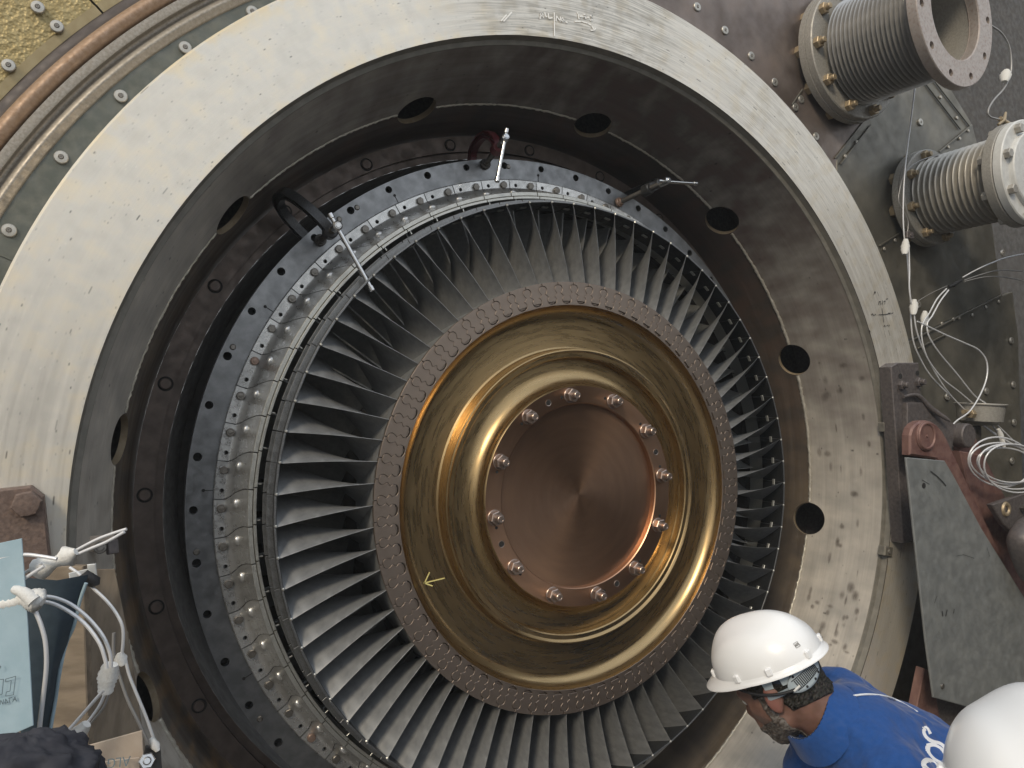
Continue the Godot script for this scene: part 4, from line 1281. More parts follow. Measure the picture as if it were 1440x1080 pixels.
	b.tube([Vector3(-0.085, 0, 0.02), Vector3(-0.13, 0.005, 0.03), Vector3(-0.17, 0.01, 0.03)], [0.014, 0.012, 0.010], 10)
	b.xf = facing(Vector3(-0.12, 0.0, 0.03), Vector3(-1, 0.1, 0))
	b.cyl(0.020, -0.01, 0.012, 6, 0.002, true)
	obj("fitting", b.mesh(M.nut_brass), t)
	b = MB.new()
	b.box(Vector3(0.0, -0.09, -0.12), Vector3(0.06, 0.08, 0.22), 0.005)
	obj("stem", b.mesh(M.wall_dark), t)
	# lug plate and cushion at the far right
	t = thing("lug_plate", "rusty lug plate with round eye and bolt under the coiled wires", "lug")
	sheet("plate", [1395, 710, 1440, 694, 1480, 690, 1480, 770, 1440, 764, 1412, 738], 0.28, 0.02, M.mauve_plate, t)
	b = MB.new(); b.lathe([Vector2(0.012, 0.002), Vector2(0.016, 0.007), Vector2(0.024, 0.007), Vector2(0.028, 0.001)], 24)
	obj("eye", b.mesh(M.nut_brass), t, Transform3D(Basis.IDENTITY, px(1414, 716, 0.28)))
	b = MB.new(); b.cyl(0.014, 0.0, 0.02, 6, 0.002, true)
	obj("nut", b.mesh(M.dark_steel), t, Transform3D(Basis.IDENTITY, px(1436, 714, 0.28)))
	b = MB.new()
	var ctr := px(1452, 775, 0.36)
	b.grid(24, 12, func(u, v):
		var a: float = u * TAU; var e: float = (v - 0.5) * PI
		var q := Vector3(cos(a) * cos(e), sin(a) * cos(e), sin(e))
		q = Vector3(signf(q.x) * pow(absf(q.x), 0.6), signf(q.y) * pow(absf(q.y), 0.6), signf(q.z) * pow(absf(q.z), 0.7)) * Vector3(0.085, 0.12, 0.05)
		return q.rotated(Vector3.BACK, 0.55), func(p): return p)
	var cu := obj("padded_sleeve", b.mesh(M.mauve_plate))
	cu.position = ctr
	tag(cu, "smooth mauve grey padded sleeve at the right edge beside the red strut", "padded sleeve")
	# thermocouple wires
	var wires := [
		["pale wire running down past the lower bellows flange to the white tape", "wire_white", 0.0030, [1287, 118, 1284, 145, 1279, 185, 1274, 225, 1271, 262, 1270, 300, 1271, 326, 1273, 345], -0.10],
		["thin wire looping over the rear flange of the lower bellows", "wire_grey", 0.0022, [1342, 221, 1318, 219, 1290, 228, 1272, 245, 1265, 268, 1264, 284, 1272, 300, 1277, 312, 1276, 330, 1276, 345], -0.11],
		["left of the pair of white wires hanging from the clip to the coil", "wire_white", 0.0032, [1274, 346, 1277, 375, 1279, 405, 1281, 430, 1281, 450, 1284, 478, 1292, 500, 1310, 530, 1345, 565, 1380, 596, 1420, 622, 1460, 640], -0.05],
		["right of the pair of white wires hanging from the clip to the coil", "wire_white", 0.0030, [1278, 346, 1279, 380, 1279, 410, 1285, 440, 1289, 465, 1300, 495, 1325, 540, 1352, 572, 1392, 606, 1430, 628, 1470, 646], -0.03],
		["white wire arching from the black tape down to the cap", "wire_white", 0.0030, [1331, 406, 1318, 420, 1307, 440, 1300, 450, 1296, 462, 1297, 480, 1305, 505, 1325, 532, 1350, 552, 1385, 582, 1410, 605, 1445, 640], 0.0],
		["white wire beside the arching one, crossing the wall to the cap", "wire_white", 0.0030, [1334, 408, 1322, 424, 1311, 444, 1304, 455, 1306, 472, 1320, 495, 1345, 525, 1370, 556, 1388, 570, 1396, 598, 1415, 620], 0.02],
		["white wire bowing out to the right and back to the pivot", "wire_white", 0.0030, [1290, 452, 1305, 459, 1330, 471, 1358, 483, 1376, 492, 1387, 507, 1388, 528, 1380, 552, 1364, 578, 1345, 592, 1336, 604, 1335, 618, 1342, 632, 1356, 648], 0.10],
		["bright wire rising from the black tape to the right edge", "wire_white", 0.0030, [1354, 390, 1372, 380, 1394, 370, 1420, 361, 1460, 354], 0.0],
		["upper of two thin grey wires running right from the black tape", "wire_grey", 0.0024, [1356, 394, 1380, 386, 1405, 380, 1430, 381, 1470, 384], 0.0],
		["lower of two thin grey wires running right from the black tape", "wire_grey", 0.0024, [1356, 396, 1382, 390, 1405, 389, 1430, 393, 1470, 402], 0.0],
		["thin stay wire from the wall washer to the black tape", "wire_grey", 0.0018, [1290, 424, 1310, 412, 1332, 402], -0.12],
		["grey wire curling from the upper pipe to the valve stem at right", "wire_grey", 0.0036, [1394, 36, 1408, 46, 1418, 62, 1422, 82, 1421, 104, 1412, 124, 1398, 140, 1390, 154, 1392, 164, 1408, 168], 0.05]]
	for w in wires:
		b = MB.new()
		b.tube(curve(pxs(w[3], w[4]), 5), w[2], 8)
		tag(obj("wire", b.mesh(M[w[1]])), w[0], "wire", "thermocouple wires on the right")
	# coil
	b = MB.new()
	var cc := px(1408, 650, 0.27)
	for loop in 5:
		var pts := []
		for i in 41:
			var a := TAU * i / 40.0 + loop
			var rx := 0.20 + 0.012 * sin(loop * 2.3) + 0.006 * sin(a * 2.0 + loop)
			var ry := 0.074 + 0.014 * cos(loop * 1.7)
			pts.append(cc + Vector3(rx * cos(a) + 0.012 * loop, ry * sin(a) - 0.16 * rx * cos(a) - 0.006 * loop, 0.02 * sin(a) + loop * 0.006))
		b.tube(pts, 0.0032, 7, false)
	tag(obj("wire_coil", b.mesh(M.wire_white)), "loose coil of white wire hanging over the red strut at the right edge", "wire coil")
	# tapes
	var tapes := [["cloth_tape", [1269, 347, 1280, 348], 20.0, "white tape binding the wires under the lower bellows flange"], ["cloth_tape", [1281, 432, 1284, 438], 22.0, "white tape binding the hanging wire pair halfway down the wall"], ["cloth_tape", [1296, 448, 1302, 446], 20.0, "frayed white tape where the arching wires start down"]]
	for q in tapes:
		var c := px(q[1][0] + 4.0, q[1][1], -0.03)
		b = wrap_tape(c, Vector3(0.15, 1, 0), 0.062, 0.016)
		tag(obj("tape_wrap", b.mesh(M.cloth_tape)), q[3], "tape", "white tape wraps on the right wires")
	b = wrap_tape(px(1343, 399, 0.0), px(1356, 392, 0.0) - px(1330, 406, 0.0), 0.088, 0.010)
	tag(obj("tape_wrap", b.mesh(M.tape_black)), "black tape wrapped round the wires on the right wall", "tape")
	b = wrap_tape(px(1408, 616, 0.05), Vector3(0.5, -1, 0), 0.085, 0.012)
	tag(obj("tape_wrap", b.mesh(M.cloth_tape)), "slim white tape sleeve on the wires right of the cap", "tape", "white tape wraps on the right wires")
	b = wrap_tape(px(1370, 648, 0.17), Vector3(0.7, -1, 0), 0.07, 0.012)
	tag(obj("tape_wrap", b.mesh(M.cloth_tape)), "white tape lump at the left end of the wire coil", "tape", "white tape wraps on the right wires")
	b = wrap_tape(px(1414, 107, 0.05), Vector3(0.3, 1, 0), 0.055, 0.022)
	tag(obj("tape_flag", b.mesh(M.cloth_tape)), "white tape flag on the curled wire beside the upper bellows", "tape")
	var cl := px(1279, 331, -0.09)
	b = MB.new(); b.box(Vector3.ZERO, Vector3(0.045, 0.030, 0.012), 0.003); b.cyl(0.006, 0.006, 0.010, 10, 0.001)
	var clip := obj("wire_clip", b.mesh(M.mauve_plate)); clip.position = cl
	tag(clip, "small brown metal clip holding the wires on the lower bellows flange", "clip")
	var vp := px(1410, 168, 0.05)
	b = MB.new()
	b.tube([Vector3(-0.02, 0.0, 0), Vector3(0.03, -0.012, 0), Vector3(0.10, -0.045, 0.02)], [0.010, 0.012, 0.013], 10)
	b.tube([Vector3(-0.035, -0.03, 0), Vector3(0.0, -0.004, 0.006), Vector3(0.025, 0.035, 0)], [0.006, 0.008, 0.005], 8)
	var va := obj("valve_stem", b.mesh(M.nut_brass)); va.position = vp
	tag(va, "small brass valve stem with cross handle above the pale cover plate", "valve")

func wrap_tape(c: Vector3, dir: Vector3, length: float, r: float) -> MB:
	var b := MB.new()
	var d := dir.normalized()
	var pts := []; var rr := []
	var n := 10
	for i in n + 1:
		var f := float(i) / n
		pts.append(c + d * (f - 0.5) * length)
		rr.append(r * (0.55 + 0.45 * sin(f * PI)) * rng.randf_range(0.86, 1.12))
	b.tube(pts, rr, 9)
	return b

# ---------------------------------------------------------------- left edge: bracket, papers, wires
func pdepth(list: Array, d) -> Array:
	var o := []
	for i in range(0, list.size(), 2): o.append(pd(list[i], list[i + 1], d[i / 2] if d is Array else d))
	return o

func slab(called: String, pts: Array, thick: float, m: Material, parent: Node) -> MeshInstance3D:
	# flat outline given by points in space (nearly coplanar), with thickness
	var o: Vector3 = pts[0]
	var ex: Vector3 = (pts[1] - pts[0]).normalized()
	var nz: Vector3 = Vector3.ZERO
	for i in pts.size(): nz += (pts[i] - o).cross(pts[(i + 1) % pts.size()] - o)
	nz = nz.normalized()
	if nz.dot(CAM - o) < 0.0: nz = -nz
	ex = (ex - nz * ex.dot(nz)).normalized()
	var ey := nz.cross(ex)
	var poly := PackedVector2Array()
	for p in pts: poly.append(Vector2((p - o).dot(ex), (p - o).dot(ey)))
	var b := MB.new()
	b.prism(poly, -thick, 0.0, minf(thick * 0.3, 0.002), false, true)
	return obj(called, b.mesh(m), parent, Transform3D(Basis(ex, ey, nz), o))

func left_side():
	var t := thing("lifting_lug", "rusty steel plate with one big hex bolt on the left of the pale ring", "bracket")
	sheet("plate", [-60, 695, 43, 684, 61, 698, 66, 745, 72, 800, 74, 1000, -60, 1000], 0.138, 0.032, M.rust_plate, t)
	var b := MB.new()
	b.cyl(0.0255, 0.0, 0.018, 6, 0.003, true)
	b.lathe([Vector2(0.0002, 0.0186), Vector2(0.019, 0.0186), Vector2(0.021, 0.018)], 20)
	obj("bolt", b.mesh(M.rust_plate), t, Transform3D(Basis(Vector3.BACK, 0.2), px(38, 708, 0.138)))
	# strap across the inside of the ring
	t = thing("hose_strap", "tan metal strap with a bolt lying across the left inner wall under the wires", "strap")
	slab("band", [pd(96, 756, 1.52), pd(160, 752, 1.60), pd(163, 774, 1.60), pd(98, 778, 1.52)], 0.004, M.card_tan, t)
	b = MB.new(); b.cyl(0.013, 0.0, 0.010, 16, 0.002); b.cyl(0.008, 0.010, 0.016, 6, 0.001, true)
	obj("bolt", b.mesh(M.bolt_steel), t, facing(pd(141, 770, 1.55), CAM - pd(141, 770, 1.55)))
	b = MB.new(); b.box(Vector3.ZERO, Vector3(0.022, 0.03, 0.014), 0.002)
	obj("end_block", b.mesh(M.mauve_plate), t, facing(pd(158, 769, 1.56), Vector3(0.6, 0.2, 1)))
	# timber packing at lower left
	t = thing("timber_packing", "stained brown timber boards at lower left, behind the wires", "timber")
	slab("board", [pd(116, 800, 1.47), pd(161, 800, 1.52), pd(180, 900, 1.52), pd(216, 1120, 1.50), pd(126, 1120, 1.42)], 0.02, M.timber, t)
	slab("board", [pd(20, 1120, 1.34), pd(30, 900, 1.35), pd(60, 796, 1.37), pd(115, 797, 1.37), pd(124, 1120, 1.34)], 0.02, M.timber, t)
	b = MB.new(); b.box(Vector3.ZERO, Vector3(0.03, 0.024, 0.02), 0.003)
	obj("notch_block", b.mesh(M.black_hole), t, facing(pd(106, 999, 1.40), Vector3(0.3, 0.1, 1)))
	b = MB.new(); b.tube([pd(70, 1090, 1.36), pd(90, 1010, 1.40)], 0.016, 12)
	obj("dowel", b.mesh(M.card_tan), t)
	# clip with a black knob
	t = thing("spring_clip", "small white clip with a shiny black roller beside the navy paper", "clip")
	slab("plate", [pd(97, 806, 1.25), pd(124, 800, 1.27), pd(126, 812, 1.27), pd(98, 814, 1.25)], 0.003, M.pale_paint, t)
	slab("tab", [pd(122, 794, 1.262), pd(134, 793, 1.265), pd(136, 812, 1.265), pd(124, 814, 1.262)], 0.004, M.pale_paint, t)
	b = MB.new()
	b.tube([pd(116, 815, 1.25), pd(122, 811, 1.25), pd(132, 818, 1.26), pd(134, 824, 1.26)], [0.008, 0.0115, 0.0115, 0.007], 14)
	obj("roller", b.mesh(M.strap_black), t)
	# sheets of abrasive paper
	t = thing("abrasive_paper", "dark navy sheet of abrasive paper with a pale curled edge at lower left", "paper sheet")
	b = MB.new()
	var rows := [[[33, 812], [80, 816], [124, 808]], [[34, 870], [80, 880], [110, 862]], [[33, 940], [70, 960], [86, 935]], [[30, 1010], [56, 1030], [74, 1005]], [[26, 1080], [50, 1090], [62, 1062]]]
	b.grid(12, 16, func(u, v):
		var fy: float = v * 4.0
		var i := mini(int(fy), 3); var f := fy - i
		var q := []
		for k in 3: q.append(Vector2(lerpf(rows[i][k][0], rows[i + 1][k][0], f), lerpf(rows[i][k][1], rows[i + 1][k][1], f)))
		var p: Vector2 = q[0].lerp(q[1], u * 2.0) if u < 0.5 else q[1].lerp(q[2], u * 2.0 - 1.0)
		return pd(p.x, p.y, 1.16 + 0.05 * u * u - 0.02 * v), func(p): return CAM - p)
	obj("sheet", b.mesh(M.paper_navy), t)
	b = MB.new()
	b.tube(curve(pdepth([121, 820, 112, 846, 104, 880, 93, 905, 84, 945, 78, 985, 72, 1020, 66, 1058], [1.20, 1.20, 1.20, 1.20, 1.19, 1.19, 1.18, 1.18]), 4), [0.0022], 6) if false else b.tube(curve(pdepth([121, 820, 112, 846, 104, 880, 93, 905, 84, 945, 78, 985, 72, 1020, 66, 1058], [1.20, 1.20, 1.20, 1.20, 1.19, 1.19, 1.18, 1.18]), 4), 0.0030, 6)
	obj("curled_edge", b.mesh(M.paper_blue), t)
	t = thing("printed_paper", "pale blue sheet of paper printed upside down at the left edge", "paper sheet")
	var quadp := [pd(-40, 772, 1.02), pd(31, 757, 1.02), pd(37, 860, 1.01), pd(47, 1020, 1.0), pd(6, 1038, 1.0), pd(-40, 1050, 1.0)]
	slab("sheet", quadp, 0.0015, M.paper_blue, t)
	b = MB.new()
	var tow := (CAM - pd(20, 960, 1.0)).normalized()
	var pr := func(list, w): b.ribbon(pdepth(list, 0.9985), tow, w)
	pr.call([-4, 979, -2, 956, 5, 955, 3, 976, -4, 979], 0.0009)
	pr.call([8, 955, 22, 951, 19, 977, 8, 979, 9, 973, 14, 972, 16, 957, 8, 959, 8, 955], 0.0009)
	pr.call([-2, 934, 1, 938, -2, 942], 0.0012)
	for l in [[0, 991, 1, 985, 4, 990, 5, 984], [7, 989, 8, 983, 11, 988, 7, 989], [13, 988, 14, 982], [12, 982, 17, 981], [18, 987, 21, 980, 23, 986], [19, 984, 22, 984]]: pr.call(l, 0.0010)
	obj("print", b.mesh(M.print_grey), t)
	# tan card box
	t = thing("cardboard_sheet", "folded tan cardboard with faint upside down lettering at the bottom left", "cardboard")
	slab("panel", [pd(96, 1056, 1.27), pd(199, 1029, 1.30), pd(201, 1062, 1.30), pd(205, 1110, 1.30), pd(96, 1120, 1.26)], 0.003, M.card_tan, t)
	slab("flap", [pd(120, 1074, 1.262), pd(196, 1066, 1.288), pd(197, 1120, 1.285), pd(120, 1120, 1.255)], 0.003, M.card_tan, t)
	var tm := TextMesh.new()
	var fnt := SystemFont.new(); fnt.font_names = PackedStringArray(["Droid Sans"])
	tm.text = "ALGTIZ"; tm.font = fnt; tm.font_size = 24; tm.pixel_size = 0.0009; tm.depth = 0.0006; tm.material = M.print_grey
	var c0 := pd(153, 1074, 1.262)
	var ux := (pd(120, 1078, 1.262) - pd(180, 1070, 1.278)).normalized()
	var uz := (CAM - c0).normalized()
	var uy := uz.cross(ux).normalized()
	obj("lettering", tm, t, Transform3D(Basis(ux, uy, ux.cross(uy)), c0))
	# nut holding the lower wires
	t = thing("wire_bracket", "dark bracket with a shiny nut at the bottom left where two wires end", "bracket")
	slab("leg", [pd(205, 1050, 1.33), pd(226, 1052, 1.34), pd(230, 1110, 1.33), pd(190, 1110, 1.31)], 0.012, M.dark_steel, t)
	b = MB.new(); b.cyl(0.014, 0, 0.012, 6, 0.002, true); b.cyl(0.007, 0.012, 0.02, 12, 0.002)
	obj("nut", b.mesh(M.bright_steel), t, facing(pd(207, 1070, 1.30), CAM - pd(207, 1070, 1.30)))
	# wires
	var wires := [
		["upper white wire from the strap to the big tape knot at left", [178, 744, 165, 748, 140, 757, 118, 768, 104, 776, 88, 788], 1.22, 0.0026],
		["lower white wire from the strap to the big tape knot at left", [175, 748, 150, 762, 126, 772, 106, 781, 88, 792], 1.20, 0.0026],
		["white wire curving from the left edge into the big tape knot", [-20, 790, 10, 783, 35, 780, 56, 782, 80, 786], 1.02, 0.0026],
		["upper of two white wires slanting up from the left edge to the tape knot", [-20, 838, 0, 828, 25, 812, 46, 799, 60, 792], 1.04, 0.0024],
		["lower of two white wires slanting up from the left edge to the tape knot", [-20, 852, 0, 838, 25, 820, 46, 806, 62, 796], 1.02, 0.0024],
		["white wire bending from the tape knot down along the inner wall", [98, 798, 112, 808, 130, 826, 150, 845, 165, 865, 173, 885, 172, 915, 168, 925], 1.26, 0.0028],
		["upper white wire arching from the second knot to the hanging tape", [52, 839, 75, 840, 100, 850, 125, 870, 145, 895, 155, 920, 156, 938], 1.10, 0.0028],
		["lower white wire arching from the second knot to the hanging tape", [52, 845, 75, 849, 100, 862, 122, 880, 140, 905, 148, 928, 150, 940], 1.08, 0.0028],
		["white wire dropping straight from the second knot to the dark cloth", [50, 860, 58, 880, 64, 905, 65, 940, 60, 985, 56, 1020, 53, 1060], 1.02, 0.0030],
		["pale wire slanting from the hanging tape down to the dark cloth", [146, 970, 120, 1000, 95, 1028, 66, 1056], 1.12, 0.0026],
		["wire running from the hanging tape into the slim white sleeve", [148, 974, 140, 992, 126, 1012, 112, 1028], 1.16, 0.0024],
		["outer wire beside the one running into the slim sleeve", [154, 974, 146, 994, 132, 1012, 116, 1030], 1.17, 0.0020],
		["grey wire running down along the weld to the lower bracket", [160, 890, 160, 920, 168, 950, 180, 985, 196, 1018, 214, 1058], 1.36, 0.0030],
		["tan wire beside the grey one, ending at the lower bracket", [176, 925, 182, 950, 196, 985, 208, 1015, 222, 1058], 1.36, 0.0028]]
	for w in wires:
		b = MB.new()
		b.tube(curve(pdepth(w[1], w[2]), 5), w[3], 8)
		tag(obj("wire", b.mesh(M.wire_white if w[3] > 0.0021 and not w[0].begins_with("grey") else M.wire_grey)), w[0], "wire", "taped wires at lower left")
	var tp := [
		["big white cloth tape knot binding the wires at left", [46, 806, 54, 801, 64, 796, 76, 791, 86, 787, 96, 782, 107, 776], 1.05, [0.004, 0.016, 0.014, 0.008, 0.009, 0.015, 0.005]],
		["second white cloth tape knot with a thick tail at the left edge", [-20, 852, 4, 849, 22, 846, 34, 842, 44, 843, 54, 845, 60, 847], 1.02, [0.009, 0.009, 0.009, 0.010, 0.015, 0.016, 0.006]],
		["white tape tail folded over the second knot", [18, 828, 34, 834, 48, 846], 1.01, [0.005, 0.008, 0.010]],
		["hanging white tape round three wires at lower left", [156, 934, 152, 950, 150, 962, 148, 974], 1.13, [0.011, 0.015, 0.012, 0.010]],
		["ragged white tape tuft on the wire beside the weld", [168, 918, 170, 926, 173, 936], 1.26, [0.004, 0.011, 0.004]],
		["slim white sleeve on the wires above the cardboard", [122, 1018, 112, 1030, 98, 1044, 86, 1054], 1.13, [0.007, 0.012, 0.013, 0.010]],
		["small frayed tape where two wires reach the lower bracket", [212, 1038, 218, 1048, 222, 1056], 1.33, [0.004, 0.008, 0.004]]]
	for w in tp:
		b = MB.new()
		var pts := curve(pdepth(w[1], w[2]), 7)
		var rr := []
		var n: int = w[3].size()
		for i in pts.size():
			var f := float(i) / (pts.size() - 1) * (n - 1)
			var k := mini(int(f), n - 2)
			rr.append(lerpf(w[3][k], w[3][k + 1], f - k) * (0.94 + 0.12 * fposmod(i * 0.31, 1.0)) * rng.randf_range(0.95, 1.05))
		b.tube(pts, rr, 14)
		tag(obj("tape_wrap", b.mesh(M.cloth_tape)), w[0], "tape", "white tape wraps at lower left")
	# dark cloth in the corner
	b = MB.new()
	var f1 := FastNoiseLite.new(); f1.seed = 4; f1.frequency = 9.0
	var cc := pd(36, 1104, 0.92)
	b.grid(72, 40, func(u, v):
		var a: float = u * TAU; var e: float = (v - 0.5) * PI
		var q := Vector3(cos(a) * cos(e), sin(e), sin(a) * cos(e))
		var r := 1.0 + 0.30 * f1.get_noise_3dv(q * 0.16) + 0.05 * f1.get_noise_3dv(q * 0.4)
		return q * r * Vector3(0.085, 0.062, 0.07), func(p): return p)
	var cl := obj("dark_cloth", b.mesh(M.cloth_dark)); cl.position = cc
	tag(cl, "crumpled dark cloth in the bottom left corner", "cloth")

# ---------------------------------------------------------------- people
# bones: [a, b, ra, rb] tapered capsules or [centre, radii, basis] ellipsoids, joined with a smooth minimum
func field(p: Vector3, bones: Array, k: float) -> float:
	var d := 1e3
	for q in bones:
		var e: float
		if q.size() == 4:
			var a: Vector3 = q[0]
			var ab: Vector3 = q[1] - a
			var t := clampf((p - a).dot(ab) / ab.length_squared(), 0.0, 1.0)
			e = (p - a - ab * t).length() - lerpf(q[2], q[3], t)
		else:
			var l: Vector3 = (q[2] as Basis).transposed() * (p - q[0])
			var r: Vector3 = q[1]
			var s := Vector3(l.x / r.x, l.y / r.y, l.z / r.z)
			var k0 := s.length()
			var k1 := Vector3(s.x / r.x, s.y / r.y, s.z / r.z).length()
			e = k0 * (k0 - 1.0) / maxf(k1, 1e-6)
		if e > d + k: continue
		if d > e + k:
			d = e
			continue
		var h := clampf(0.5 + 0.5 * (d - e) / k, 0.0, 1.0)
		d = lerpf(d, e, h) - k * h * (1.0 - h)
	return d

# surface nets of f inside the box; colour(p) gives linear vertex colours
func nets(f: Callable, lo: Vector3, hi: Vector3, cell: float, colour = null) -> MB:
	var nx := int((hi.x - lo.x) / cell) + 2; var ny := int((hi.y - lo.y) / cell) + 2; var nz := int((hi.z - lo.z) / cell) + 2
	var g := PackedFloat32Array(); g.resize(nx * ny * nz)
	var skip := PackedByteArray(); skip.resize(nx * ny * nz)
	# coarse pass: blocks far from the surface keep one value
	var B := 4
	for bz in range(0, nz, B):
		for by in range(0, ny, B):
			for bx in range(0, nx, B):
				var c := lo + Vector3(bx + B / 2.0, by + B / 2.0, bz + B / 2.0) * cell
				var dv: float = f.call(c)
				var far := absf(dv) > cell * B * 1.6
				for z in range(bz, mini(bz + B, nz)):
					for y in range(by, mini(by + B, ny)):
						for x in range(bx, mini(bx + B, nx)):
							g[x + nx * (y + ny * z)] = dv if far else f.call(lo + Vector3(x, y, z) * cell)
	var vert := {}
	var nor := {}
	var eps := cell * 0.5
	var get_v := func(x, y, z):
		var id: int = x + nx * (y + ny * z)
		if vert.has(id): return id
		var s := Vector3.ZERO; var n := 0
		var val := []
		for i in 8: val.append(g[(x + (i & 1)) + nx * ((y + ((i >> 1) & 1)) + ny * (z + (i >> 2)))])
		for e in [[0, 1], [2, 3], [4, 5], [6, 7], [0, 2], [1, 3], [4, 6], [5, 7], [0, 4], [1, 5], [2, 6], [3, 7]]:
			var a: float = val[e[0]]; var b: float = val[e[1]]
			if (a < 0.0) != (b < 0.0):
				var t := a / (a - b)
				var p0 := Vector3(e[0] & 1, (e[0] >> 1) & 1, e[0] >> 2); var p1 := Vector3(e[1] & 1, (e[1] >> 1) & 1, e[1] >> 2)
				s += p0.lerp(p1, t); n += 1
		var p := lo + (Vector3(x, y, z) + s / maxi(n, 1)) * cell
		vert[id] = p
		nor[id] = Vector3(f.call(p + Vector3(eps, 0, 0)) - f.call(p - Vector3(eps, 0, 0)), f.call(p + Vector3(0, eps, 0)) - f.call(p - Vector3(0, eps, 0)), f.call(p + Vector3(0, 0, eps)) - f.call(p - Vector3(0, 0, eps))).normalized()
		return id
	var b := MB.new()
	var emit := func(i0, i1, i2, i3):
		for t in [[i0, i1, i2], [i0, i2, i3]]:
			var before := b.v.size()
			b.tri(vert[t[0]], vert[t[1]], vert[t[2]], nor[t[0]], nor[t[1]], nor[t[2]])
			if colour != null:
				for i in range(before, b.v.size()): b.col.append(colour.call(b.v[i]))
	for z in range(1, nz - 1):
		for y in range(1, ny - 1):
			for x in range(1, nx - 1):
				var s0: bool = g[x + nx * (y + ny * z)] < 0.0
				if s0 != (g[x + 1 + nx * (y + ny * z)] < 0.0):
					emit.call(get_v.call(x, y - 1, z - 1), get_v.call(x, y, z - 1), get_v.call(x, y, z), get_v.call(x, y - 1, z))
				if s0 != (g[x + nx * (y + 1 + ny * z)] < 0.0):
					emit.call(get_v.call(x - 1, y, z - 1), get_v.call(x, y, z - 1), get_v.call(x, y, z), get_v.call(x - 1, y, z))
				if s0 != (g[x + nx * (y + ny * (z + 1))] < 0.0):
					emit.call(get_v.call(x - 1, y - 1, z), get_v.call(x, y - 1, z), get_v.call(x, y, z), get_v.call(x - 1, y, z))
	return b

